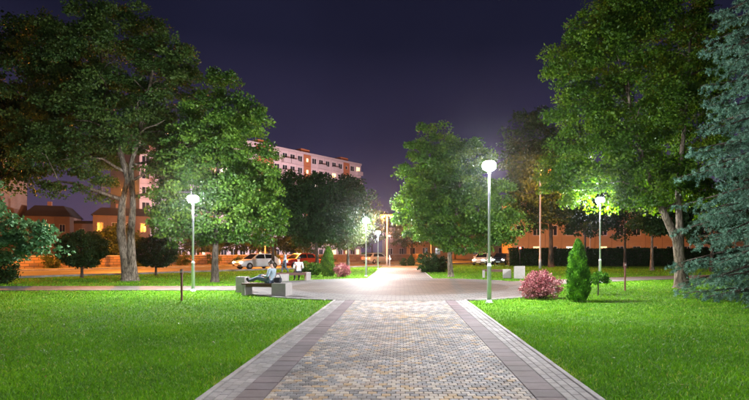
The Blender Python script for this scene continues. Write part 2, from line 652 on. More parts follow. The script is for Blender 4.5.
slab_bulk.build('dark_slab_field', M_SLAB, path)

# --- round plaza, side paths, far path
sheet_poly = [(PLAZA_C[0] + PLAZA_R * math.cos(2 * math.pi * i / 96), PLAZA_C[1] + PLAZA_R * math.sin(2 * math.pi * i / 96)) for i in range(96)]
plaza = tag(sheet('plaza', sheet_poly, 0.038, M['plaza'], thick=0.05), 'round paved plaza where the park paths meet', 'plaza')
disc = [(PLAZA_C[0] + 4.9 * math.cos(2 * math.pi * i / 80), PLAZA_C[1] + 4.9 * math.sin(2 * math.pi * i / 80)) for i in range(80)]
tag(sheet('plaza_centre', disc, 0.043, M['plaza_mid']), 'round brownish middle of the plaza paving', 'plaza')
# rim of kerb stones round the plaza, open where the paths come in
rim_me = {}
for i in range(44):
    a = 2 * math.pi * i / 44
    p = PLAZA_C + PLAZA_R * np.array((math.cos(a), math.sin(a)))
    if abs(p[0]) < 2.6: continue
    v, f = paver_geo(0.09, 2 * math.pi * PLAZA_R / 44 - 0.01, 0.05)
    if 'r' not in rim_me: rim_me['r'] = np_mesh('kerb_stone', v, f, M['kerb'])
    if (p[0] < -5 and 20.2 < p[1] < 23.4) or (p[0] > 5.5 and 23.0 < p[1] < 27.6): continue
    o = link('kerb_stone', rim_me['r'], plaza)
    o.location = (p[0], p[1], -0.006)
    o.rotation_euler = (0, 0, a)


def strip(name, pts, half, z, m, label):
    L, Rr = [], []
    P = [np.array(p, float) for p in pts]
    for i, p in enumerate(P):
        d = P[min(i + 1, len(P) - 1)] - P[max(i - 1, 0)]
        d /= np.linalg.norm(d)
        nn = np.array((-d[1], d[0]))
        L.append(tuple(p + nn * half)); Rr.append(tuple(p - nn * half))
    return tag(sheet(name, L[::-1] + Rr, z, m, thick=0.03), label, 'path')


strip('side_path', [(-60, 21.3), (-30, 21.6), (-16, 21.8), (-6.2, 21.9)], 1.25, 0.030, M['sidepath'], 'pale side path leaving the plaza behind the lawn with the bench')
strip('side_path', [(6.0, 25.2), (9.5, 27.2), (14, 29.8), (22, 33.2), (40, 38), (70, 44)], 1.4, 0.030, M['sidepath'], 'pale side path running past the trunk of the leaning tree')
strip('far_path', [(0, 29.6), (0, 40), (0, 50), (0, 57.2)], 1.88, 0.026, M['sidepath'], 'straight far path leading from the plaza to the street')
for s in (-1, 1):
    for k in range(27):
        o = link('kerb_stone', paver_cache[('kerb_stone', round(HALF_K - HALF_G - 0.004, 3), 0.992, 'kerb_concrete')], plaza)
        o.location = (s * 1.93, 30.3 + k, 0.0)

# --- street
def srect(t0, t1, o0, o1):
    return [st(t0, o0), st(t1, o0), st(t1, o1), st(t0, o1)]
tag(sheet('road', srect(-160, 260, 0, 13), 0.010, M['asphalt']), 'asphalt street under orange street lamps beyond the park', 'road')
tag(sheet('pavement', srect(-160, 260, 13.15, 17), 0.12, M['sidepath'], thick=0.12), 'raised pavement on the far side of the street', 'pavement')
for nm, o0, o1 in (('kerb', -0.15, 0.0), ('kerb', 13.0, 13.15)):
    k = tag(sheet(nm, srect(-160, 260, o0, o1), 0.13, M['kerb'], thick=0.13), kind='structure')
k_i = 0
marks = MB()
for t in np.arange(-80, 120, 6.0):
    q = srect(t, t + 3.0, 6.4, 6.55)
    marks.add([(x, y, 0.016) for x, y in q], [(0, 1, 2, 3)])
tag(marks.build('lane_marking', M['paint']), kind='structure')
el = MB()
for o0 in (0.5, 12.4):
    q = srect(-160, 260, o0, o0 + 0.12)
    el.add([(x, y, 0.016) for x, y in q], [(0, 1, 2, 3)])
tag(el.build('edge_marking', M['paint']), kind='structure')

# ------------------------------------------------------------------ grass blades
def on_paving(x, y):
    m = (np.abs(x) < HALF_K + 0.01) & (y < PATH_Y1 + .3)
    m |= (x - PLAZA_C[0]) ** 2 + (y - PLAZA_C[1]) ** 2 < (PLAZA_R + 0.04) ** 2
    m |= (np.abs(x) < 1.98) & (y > 29)
    m |= (x < -6) & (np.abs(y - (21.9 + (x + 6.2) * 0.012)) < 1.30)
    yr = np.interp(x, [6, 9.5, 14, 22, 40, 70], [25.2, 27.2, 29.8, 33.2, 38, 44])
    m |= (x > 6) & (np.abs(y - yr) < 1.55)
    o = (x - ROAD0[0]) * N[0] + (y - ROAD0[1]) * N[1]
    m |= o > -0.3
    return m


def grass(name, n, r0, r1, h0, h1, w0, w1, seed, label, hang=0.0):
    g = np.random.default_rng(seed)
    r = np.exp(g.uniform(math.log(r0), math.log(r1), n))
    a = g.uniform(R(-54), R(54), n)
    x, y = r * np.sin(a), r * np.cos(a)
    k = ~on_paving(x, y)
    x, y, r = x[k], y[k], r[k]
    n = len(x)
    # patches of longer and shorter grass
    pat = 0.5 + 0.25 * np.sin(x * 2.1 + 1.3 * np.sin(y * 1.7)) + 0.25 * np.sin(y * 2.9 + 1.1 * np.sin(x * 1.3) + x * 0.6)
    f = np.interp(r, [r0, r1], [0, 1])
    h = (h0 + (h1 - h0) * f) * (0.55 + 0.45 * pat + g.uniform(-0.25, 0.35, n))
    w = (w0 + (w1 - w0) * f) * g.uniform(0.7, 1.3, n)
    th = g.uniform(0, 2 * math.pi, n)
    lean = g.uniform(0.2, 1.5, n) * h
    la = g.uniform(0, 2 * math.pi, n)
    dx, dy = np.cos(th) * w / 2, np.sin(th) * w / 2
    lx, ly = np.cos(la) * lean, np.sin(la) * lean
    V = np.empty((n, 5, 3))
    V[:, 0] = np.stack((x - dx, y - dy, np.zeros(n)), 1)
    V[:, 1] = np.stack((x + dx, y + dy, np.zeros(n)), 1)
    V[:, 2] = np.stack((x + dx * .8 + lx * .35, y + dy * .8 + ly * .35, h * .6), 1)
    V[:, 3] = np.stack((x + lx, y + ly, h), 1)
    V[:, 4] = np.stack((x - dx * .8 + lx * .35, y - dy * .8 + ly * .35, h * .6), 1)
    base = np.arange(n)[:, None] * 5
    big = .5 + .5 * np.sin(x * .55 + 1.7 * np.sin(y * .43)) * np.sin(y * .61 + .8 * np.sin(x * .7))
    v = np.clip(0.12 + 0.22 * pat + 0.26 * big + g.normal(0, 0.17, n), 0, .84)
    edge = np.minimum(np.abs(np.abs(x) - HALF_K), 9) * np.where(y < PATH_Y1, 1, 99)
    dry = np.sin(x * 1.9 + 2.0 * np.sin(y * 1.1)) * np.sin(y * 2.3 + 1.5 * np.sin(x * .9))
    p_s = .03 + .50 * np.exp(-edge / .10) * (dry > -.2) + .22 * np.clip(dry - .55, 0, 1)
    v = np.where(g.random(n) < p_s, g.uniform(.88, 1, n), v)
    Fq = np.hstack((base, base + 1, base + 2, base + 4))
    Ft = np.hstack((base + 4, base + 2, base + 3, base + 3))
    # one quad and one triangle per blade
    me = bpy.data.meshes.new(name)
    VV = V.reshape(-1, 3).astype(np.float32)
    me.vertices.add(len(VV)); me.vertices.foreach_set('co', VV.ravel())
    loops = np.hstack((Fq, Ft[:, :3])).astype(np.int32)
    me.loops.add(loops.size); me.loops.foreach_set('vertex_index', loops.ravel())
    me.polygons.add(2 * n)
    ls = np.empty((n, 2), np.int32); ls[:, 0] = np.arange(n) * 7; ls[:, 1] = ls[:, 0] + 4
    me.polygons.foreach_set('loop_start', ls.ravel())
    me.materials.append(M['grass'])
    at = me.attributes.new('v', 'FLOAT', 'POINT')
    at.data.foreach_set('value', np.repeat(v, 5).astype(np.float32))
    me.update(calc_edges=True)
    o = link(name, me)
    return tag(o, label, 'grass', kind='stuff')


grass('grass', 300000, 4.2, 12.0, 0.036, 0.050, 0.0055, 0.011, 11, 'short bright green mown grass beside the paver path')
grass('grass', 190000, 12.0, 58.0, 0.050, 0.085, 0.012, 0.055, 12, 'mown grass further off under the park trees')

g_ = np.random.default_rng(77)
fx, fy = g_.uniform(-14, 14, 900), g_.uniform(4.5, 24, 900)
kp = ~on_paving(fx, fy)
fx, fy = fx[kp], fy[kp]
fP = np.stack((fx, fy, g_.uniform(.03, .05, len(fx))), 1)
fD = g_.normal(size=fP.shape); fD[:, 2] *= .25; fD /= np.linalg.norm(fD, axis=1, keepdims=True)
fS = np.cross(fD, np.array((0, 0, 1.0))); fS /= np.linalg.norm(fS, axis=1, keepdims=True)
fL = g_.uniform(.025, .06, len(fx))[:, None]
fV = np.stack((fP, fP + fD * fL * .5 + fS * fL * .3, fP + fD * fL, fP + fD * fL * .5 - fS * fL * .3), 1).reshape(-1, 3)
M['litter'] = leaf_mat('fallen_leaves', (0.16, 0.10, 0.03), (0.30, 0.24, 0.07), (0.46, 0.44, 0.30), trans=.1)
tag(link('fallen_leaves', np_mesh('fallen_leaves', fV, np.arange(len(fV)).reshape(-1, 4), M['litter'], attr=np.repeat(g_.uniform(0, 1, len(fx)), 4))),
    'small dry leaves scattered over the mown lawn', 'leaves', kind='stuff')

# ------------------------------------------------------------------ trees
def leaf_quads(P, D, S, L, W, fold, g):
    """diamond leaves, folded along the midrib: P base, D direction, S side"""
    n = len(P)
    Nn = np.cross(D, S)
    L, W, fold = L[:, None], W[:, None], fold[:, None]
    V = np.empty((n, 4, 3))
    V[:, 0] = P
    V[:, 1] = P + D * L * 0.45 + S * W * 0.5 + Nn * fold
    V[:, 2] = P + D * L
    V[:, 3] = P + D * L * 0.45 - S * W * 0.5 + Nn * fold
    return V.reshape(-1, 3), np.arange(n * 4).reshape(n, 4)


def unit(a):
    return a / (np.linalg.norm(a, axis=1, keepdims=True) + 1e-9)


def crown_points(blobs, n_clump, per, g, clump_r, shell=0.5):
    """clumps spread through a set of ellipsoids (x,y,z,rx,ry,rz)"""
    B = np.array(blobs, float)
    vol = (B[:, 3] * B[:, 4] * B[:, 5]) ** 0.8
    idx = g.choice(len(B), n_clump, p=vol / vol.sum())
    d = unit(g.normal(size=(n_clump, 3)))
    r = g.uniform(0.12, 1.0, n_clump) ** shell
    c = B[idx, :3] + d * r[:, None] * B[idx, 3:6]
    cr_ = clump_r * g.uniform(0.6, 1.4, n_clump)
    m = (per * g.uniform(0.4, 1.6, n_clump)).astype(int)
    k = np.repeat(np.arange(n_clump), m)
    off = g.normal(size=(len(k), 3))
    off = off / (np.linalg.norm(off, axis=1, keepdims=True) + 1e-9) * (g.uniform(0, 1, len(k)) ** 0.5)[:, None]
    off *= np.stack((cr_[k], cr_[k], cr_[k] * 0.55), 1)
    # each clump leans outwards and droops at its edge
    off[:, 2] -= 0.25 * (off[:, 0] ** 2 + off[:, 1] ** 2) / (cr_[k] + 1e-6)
    P = c[k] + off
    return c, P, d[k], k


def bark_tube(mb, pts, rad, n=10, rough=0.08, seed=0):
    """tapered limb with an uneven surface"""
    g = random.Random(seed)
    P = [np.array(p, float) for p in pts]
    # resample for curvature
    Q, q = [], []
    for i in range(len(P) - 1):
        for s in (0, 0.5):
            Q.append(P[i] * (1 - s) + P[i + 1] * s); q.append(rad[i] * (1 - s) + rad[i + 1] * s)
    Q.append(P[-1]); q.append(rad[-1])
    b = len(mb.v)
    mb.tube(Q, q, n)
    for i in range(len(Q)):
        for k in range(n):
            f = 1 + rough * (math.sin(k * 2.4 + i * 0.35 + seed) + g.uniform(-0.8, 0.8))
            v = np.array(mb.v[b + i * n + k])
            mb.v[b + i * n + k] = tuple(Q[i] + (v - Q[i]) * f)


G_park = 'trees standing in the park'
LAMP_SPOTS = [(2.80, 15.7, 4.2), (X(193, 20.3), 20.3, 3.65), (X(366, 32.6), 32.6, 3.55), (X(378, 47.0), 47.0, 3.35), (X(600, 25.9), 25.9, 4.2), (X(387, 59), 59.0, 5.9)]


def clear_of_lamps(P, r=0.95):
    """leaves are pruned back from the lamp heads"""
    k = np.ones(len(P), bool)
    for q in LAMP_SPOTS:
        k &= np.linalg.norm(P - np.array(q), axis=1) > r
    return k


def make_tree(name, label, base, trunks, blobs, n_clump, per, leaf_L, leaf_m, bark_m, seed, group=None,
              clump_r=0.7, limbs=16, limb_r=0.10, shell=0.5, cat='tree', upright=0.3, vbias=0.0, clip_lo=None, n_side=10, branch_targets=None):
    g = np.random.default_rng(seed)
    root = empty(name, (base[0], base[1], 0))
    tag(root, label, cat, group)
    o3 = np.array((base[0], base[1], 0.0))
    c, P, d, k = crown_points(blobs, n_clump, per, g, clump_r, shell)
    keep = clear_of_lamps(P)
    P, d, k = P[keep], d[keep], k[keep]
    # wood: trunks, then limbs to clump centres
    mb = MB()
    paths = []
    for j, (pts, r0, r1) in enumerate(trunks):
        pts = [np.array(p, float) for p in pts]
        m = len(pts)
        rad = [r0 + (r1 - r0) * (i / (m - 1)) ** 0.8 for i in range(m)]
        if pts[0][2] < 0.05:                     # root flare
            lo = pts[0].copy(); lo[2] = -0.06
            p1 = pts[0] * 0.93 + pts[1] * 0.07
            p2 = pts[0] * 0.8 + pts[1] * 0.2
            pts = [lo, p1, p2] + pts[1:]
            rad = [r0 * 1.5, r0 * 1.18, r0 * 1.0] + rad[1:]
        bark_tube(mb, [p - o3 for p in pts], rad, n_side, 0.07, seed + j)
        for i in range(2, len(pts) - 1):
            for s in np.linspace(0, 1, 6):
                paths.append((pts[i] * (1 - s) + pts[i + 1] * s, rad[i] * (1 - s) + rad[i + 1] * s))
    PP = np.array([p for p, _ in paths]); PR = [r for _, r in paths]
    order = g.permutation(len(c))[:limbs]
    tips = [c[i] for i in order]
    if branch_targets is not None:
        tips = [np.array(t, float) for t in branch_targets] + tips
    nodes, nrad = list(PP), list(PR)
    for q, tip in enumerate(tips):
        A = np.array(nodes)
        dist = np.linalg.norm(A - tip, axis=1) + np.maximum(0, A[:, 2] - tip[2] + 0.4) * 2.5
        i = int(np.argmin(dist))
        s0, r0 = A[i], min(nrad[i] * 0.65, limb_r)
        if np.linalg.norm(tip - s0) < 0.3: continue
        mid = s0 * 0.5 + tip * 0.5 + np.array((0, 0, 0.10 * np.linalg.norm(tip - s0))) + g.normal(0, 0.07, 3) * np.linalg.norm(tip - s0)
        pts = [s0, s0 * 0.55 + mid * 0.45 + g.normal(0, 0.03, 3), mid, mid * 0.5 + tip * 0.5 + g.normal(0, 0.06, 3), tip]
        rr = [r0, r0 * 0.85, r0 * 0.62, r0 * 0.42, max(0.008, r0 * 0.18)]
        bark_tube(mb, [p - o3 for p in pts], rr, 6, 0.05, seed + q)
        nodes += pts[1:4]; nrad += rr[1:4]
    tr = mb.build('trunk', bark_m, root)
    # leaves
    n = len(P)
    D = unit(d * 0.6 + g.normal(0, 0.7, (n, 3)) + np.array((0, 0, -0.25)))
    up = unit(np.array((0, 0, 1.0)) * upright + d * 0.5 + g.normal(0, 0.55, (n, 3)))
    S = unit(np.cross(D, up))
    L = leaf_L * g.uniform(0.65, 1.35, n)
    W = L * g.uniform(0.62, 0.9, n)
    V, Fq = leaf_quads(P - o3, D, S, L, W, L * g.uniform(0.02, 0.16, n), g)
    cv = g.uniform(0.22, 0.78, len(c))
    v = np.clip(cv[k] + g.normal(0, 0.16, n) + vbias, 0, 1)
    cr_o = link('crown', np_mesh('crown', V, Fq, leaf_m, attr=np.repeat(v, 4)), root)
    cr_o['kind'] = 'stuff'
    return root


def px_blobs(Y, lst):
    """blob list in photo pixels at distance Y: (px, py, rx, ry, dy, ry_depth)"""
    out = []
    for b in lst:
        px, py, rx, ry = b[:4]
        dy = b[4] if len(b) > 4 else 0.0
        yy = Y + dy
        k = Y / F
        dep = b[5] if len(b) > 5 else 0.5 * (rx + ry) * k
        out.append((X(px, Y), yy, Z(py, Y), rx * k, dep, ry * k))
    return out


def P3(px, py, Y):
    return (X(px, Y), Y, Z(py, Y))



# big double-stemmed tree, left
Y = 27.6
bx_, by_ = X(128, Y), Y
make_tree('broadleaf_tree', 'tall dark tree with two pale stems joined at the base, left of the round-headed maple', (bx_, by_),
          [([(bx_, by_, 0), P3(126, 262, Y), P3(121, 232, Y), P3(122, 205, Y), P3(128, 180, Y), P3(117, 140, Y), P3(108, 95, Y + .5), P3(100, 50, Y + .8)], 0.33, 0.05),
           ([(bx_ + 0.28, by_ + .1, 0), P3(132, 262, Y), P3(131, 235, Y), P3(133, 205, Y), P3(131, 165, Y), P3(140, 130, Y - .3), P3(150, 85, Y - .5), P3(158, 40, Y)], 0.26, 0.05)],
          px_blobs(Y, [(105, 60, 62, 50), (60, 95, 48, 55, 0.5), (45, 45, 45, 40, 1.0), (160, 75, 36, 52), (75, 150, 50, 34, 0.5), (150, 140, 32, 42, 0.5), (110, 110, 50, 45), (110, 25, 55, 28), (35, 150, 34, 30), (20, 110, 36, 46, 1), (80, 185, 40, 14, .5), (165, 165, 26, 34, 1), (178, 120, 24, 46, 1), (180, 60, 20, 26)]),
          680, 165, 0.140, M['leaf_big'], M['bark_light'], 21, G_park, 0.58, 46, 0.13, 0.5,
          branch_targets=[P3(75, 120, Y - 1.5), P3(95, 70, Y - 1.8), P3(118, 60, Y - 2), P3(140, 100, Y - 2), P3(165, 120, Y - 1.5), P3(60, 160, Y - 1)])
# dark neighbour further left
Y = 34.0
make_tree('broadleaf_tree', 'dark dense tree behind the double-stemmed tree', (X(-8, Y), Y),
          [([(X(-8, Y), Y, 0), P3(-8, 230, Y), P3(0, 170, Y), P3(10, 90, Y)], 0.3, 0.06)],
          px_blobs(Y, [(10, 70, 42, 55), (25, 130, 42, 45), (-10, 130, 40, 50), (35, 45, 30, 40), (-5, 170, 32, 24)]),
          300, 80, 0.22, M['leaf_dark'], M['bark_dark'], 22, G_park, 0.85, 16)
# maple behind the left lamp
Y = 26.5
bx_ = X(215, Y)
make_tree('maple_tree', 'full bright green maple with its crown right behind the lawn lamp', (bx_, Y),
          [([(bx_, Y, 0), P3(215, 262, Y), P3(216, 235, Y), P3(217, 190, Y), P3(219, 140, Y), P3(221, 80, Y)], 0.21, 0.03)],
          px_blobs(Y, [(222, 82, 16, 20), (222, 115, 33, 30), (240, 130, 28, 35), (205, 150, 38, 38), (225, 175, 50, 38), (250, 185, 34, 42), (182, 190, 34, 36), (215, 218, 62, 26), (185, 225, 34, 22), (255, 222, 28, 24)]),
          500, 165, 0.138, M['leaf_maple'], M['bark_dark'], 23, G_park, 0.52, 36, 0.09, 0.45)
# two clipped ball trees by the street
for j, (px, yb, cpy, rx, ry, lab) in enumerate(((82, 31.0, 249, 24.5, 20.5, 'small dark ball-headed tree on a thin trunk, beside the leafy hanging branch'),
                                            (156, 34.5, 251, 22, 18, 'small dark ball-headed tree between the double stems and the maple'))):
    bx_ = X(px, yb)
    make_tree('ball_tree', lab, (bx_, yb), [([(bx_, yb, 0), P3(px, 266, yb), P3(px, 252, yb), P3(px, 242, yb)], 0.085, 0.03)],
              px_blobs(yb, [(px, cpy, rx * .92, ry * .90)]), 420, 55, 0.10, M['leaf_dark'], M['bark_dark'], 30 + j, 'ball-headed trees along the street', 0.20, 16, 0.03, 0.3, n_side=8)
# near tree whose branch hangs in from the left edge
Y = 18.0
bx_ = X(-48, Y)
make_tree('broadleaf_tree', 'tree with a leafy low branch hanging over the lawn by the dark conifer shrub', (bx_, Y),
          [([(bx_, Y, 0), P3(-47, 250, Y), P3(-50, 200, Y), P3(-60, 120, Y)], 0.2, 0.05)],
          px_blobs(Y, [(-5, 225, 28, 18), (22, 232, 28, 20), (45, 240, 17, 18), (5, 245, 22, 14), (-45, 190, 40, 45), (-60, 120, 30, 50), (-20, 205, 26, 16)]),
          200, 62, 0.135, M['leaf_cool'], M['bark_dark'], 41, G_park, 0.36, 24, 0.05,
          branch_targets=[P3(40, 238, Y), P3(15, 225, Y), P3(10, 245, Y)])
# trees in the middle distance, dark
Y = 46.0
make_tree('broadleaf_tree', 'dark rounded tree in front of the apartment block, beside the clipped column shrub', (X(317, Y), Y),
          [([(X(317, Y), Y, 0), P3(317, 258, Y), P3(316, 235, Y), P3(313, 195, Y)], 0.24, 0.05)],
          px_blobs(Y, [(312, 196, 32, 26), (296, 212, 28, 28), (332, 215, 26, 26), (318, 228, 36, 20), (322, 186, 26, 16), (290, 196, 24, 26), (348, 200, 26, 24), (340, 188, 20, 16)]),
          520, 90, 0.20, M['leaf_dark'], M['bark_dark'], 51, G_park, 0.75, 16)
Y = 48.0
make_tree('broadleaf_tree', 'olive green tree with a straight trunk beside the far lamp', (X(348, Y), Y),
          [([(X(348, Y), Y, 0), P3(348, 258, Y), P3(348, 235, Y), P3(350, 200, Y)], 0.20, 0.04)],
          px_blobs(Y, [(350, 205, 17, 22), (352, 228, 20, 16), (344, 220, 15, 18), (362, 212, 14, 20), (340, 238, 20, 12)]),
          210, 75, 0.20, M['leaf_olive'], M['bark_dark'], 52, G_park, 0.7, 14)
Y = 43.0
make_tree('broadleaf_tree', 'dark tree with a slim leaning trunk behind the man on the bench', (X(273, Y), Y),
          [([(X(273, Y), Y, 0), P3(273, 250, Y), P3(271, 230, Y), P3(274, 195, Y)], 0.17, 0.04)],
          px_blobs(Y, [(276, 190, 20, 24), (285, 212, 20, 22), (270, 215, 18, 20)]),
          140, 70, 0.19, M['leaf_dark'], M['bark_dark'], 53, G_park, 0.68, 14)
# maple right of the far path
Y = 32.0
bx_ = X(451, Y)
make_tree('maple_tree', 'broad green maple with a pale forked trunk beside the far path', (bx_, Y),
          [([(bx_, Y, 0), P3(450, 262, Y), P3(449, 245, Y), P3(455, 225, Y), P3(460, 180, Y), P3(463, 150, Y)], 0.20, 0.04),
           ([P3(449, 246, Y), P3(445, 230, Y), P3(436, 190, Y), P3(430, 145, Y)], 0.13, 0.03)],
          px_blobs(Y, [(432, 148, 22, 26), (425, 180, 30, 34), (440, 215, 38, 28), (412, 215, 20, 26), (470, 160, 26, 28), (480, 195, 32, 32), (490, 225, 28, 24), (455, 235, 36, 18), (455, 180, 34, 34), (512, 226, 12, 15)]),
          480, 160, 0.145, M['leaf_maple'], M['bark_light'], 61, G_park, 0.56, 34, 0.09, 0.5)
# dark tall trees behind the near lamp
Y = 52.0
make_tree('broadleaf_tree', 'tall dark tree with a straight bare trunk in front of the hedge', (X(551, Y), Y),
          [([(X(551, Y), Y, 0), P3(551, 240, Y), P3(550, 200, Y), P3(545, 150, Y)], 0.30, 0.06)],
          px_blobs(Y, [(530, 146, 30, 40), (545, 185, 28, 30), (525, 195, 24, 30), (560, 160, 24, 36), (570, 205, 24, 20), (540, 215, 22, 16)]),
          420, 90, 0.24, M['leaf_dark'], M['bark_dark'], 62, G_park, 0.95, 20)
# big leaning tree, right
Y = 22.2
bx_ = X(682, Y)
make_tree('broadleaf_tree', 'large spreading tree with a thick leaning trunk beside the blue spruce', (bx_, Y),
          [([(bx_, Y, 0), P3(681, 268, Y), P3(677, 240, Y), P3(668, 222, Y), P3(655, 195, Y), P3(640, 150, Y), P3(625, 80, Y)], 0.30, 0.06),
           ([P3(679, 252, Y), P3(680, 230, Y), P3(678, 190, Y), P3(684, 130, Y), P3(690, 40, Y)], 0.20, 0.05)],
          px_blobs(Y, [(640, 30, 50, 50, 1), (600, 48, 36, 38), (573, 66, 28, 28), (582, 110, 36, 34), (565, 150, 20, 26), (600, 155, 38, 34), (640, 110, 46, 48, .5), (640, 180, 44, 26), (690, 150, 40, 48, 1),
                       (700, 70, 48, 60, 1), (590, 183, 26, 16, 3), (622, 185, 30, 22, 3), (575, 165, 22, 20, 3), (605, 160, 30, 24, 3.5), (665, 195, 34, 20), (660, -20, 60, 40, 1), (610, 10, 26, 24), (720, 190, 26, 24, 1), (738, 25, 34, 50, 2), (738, 110, 28, 55, 2.5)]),
          920, 165, 0.115, M['leaf_lime'], M['bark_light'], 71, G_park, 0.52, 46, 0.11, 0.5)
# background trees on the right
for j, (px, Y, bl, lab) in enumerate((
        (625, 49.0, [(625, 218, 24, 20), (606, 205, 26, 26), (642, 205, 24, 24), (620, 185, 30, 24)], 'slim dark tree in front of the orange lit house, nearest the slatted lamp post'),
        (652, 43.0, [(658, 220, 24, 18), (648, 200, 26, 26), (674, 206, 24, 24)], 'tree with a pale trunk before the dark hedge, left of the leaning tree'),
        (585, 50.0, [(584, 218, 20, 22), (575, 196, 24, 26), (594, 200, 22, 26)], 'dark tree in front of the orange lit house behind the thuja'),
        (712, 41.0, [(712, 225, 26, 22), (735, 205, 30, 32), (700, 200, 24, 26)], 'dark tree half hidden behind the blue spruce'))):
    if j == 0: lab = 'slim dark tree in front of the orange lit house beside the far lawn lamp'
    make_tree('broadleaf_tree', lab, (X(px, Y), Y),
              [([(X(px, Y), Y, 0), P3(px, 255, Y), P3(px, 235, Y), P3(px, 205, Y)], 0.19, 0.04)],
              px_blobs(Y, bl), 230, 80, 0.20, M['leaf_dark'], M['bark_light'] if j == 1 else M['bark_dark'], 80 + j, G_park, 0.70, 12)
# street trees beyond the road, lit orange
for j, (px, Y, cy, rx, ry, lab) in enumerate((
        (412, 84.0, 232, 22, 14, 'orange lit street tree beyond the road, behind the path end'),
        (372, 92.0, 222, 16, 22, 'olive street tree beyond the road under the double street lamp'),
        (236, 70.0, 236, 30, 16, 'street tree beyond the road behind the maple trunk'),
        (118, 56.0, 238, 16, 18, 'small street tree beyond the road beside the double-stemmed trunk'),
        (455, 96.0, 228, 30, 20, 'street tree far behind the broad maple'),
        (275, 76.0, 236, 22, 17, 'street tree beyond the road behind the slim leaning trunk'),
        (300, 80.0, 238, 22, 15, 'street tree beyond the road behind the man in the white shirt'),
        (354, 84.0, 233, 18, 17, 'street tree beyond the road behind the far lamp'),
        (198, 64.0, 238, 20, 15, 'street tree beyond the road behind the lawn lamp pole'),
        (330, 88.0, 226, 24, 20, 'street tree in front of the apartment block yard'))):
    make_tree('street_tree', lab, (X(px, Y), Y), [([(X(px, Y), Y, 0), P3(px, 246, Y), P3(px, cy, Y)], 0.17, 0.05)],
              px_blobs(Y, [(px, cy, rx, ry), (px - rx * .5, cy + 4, rx * .6, ry * .7), (px + rx * .5, cy + 3, rx * .6, ry * .75)]), 110, 45, 0.26, M['leaf_olive'], M['bark_dark'], 90 + j, 'trees beyond the street', 0.9, 10, n_side=8)


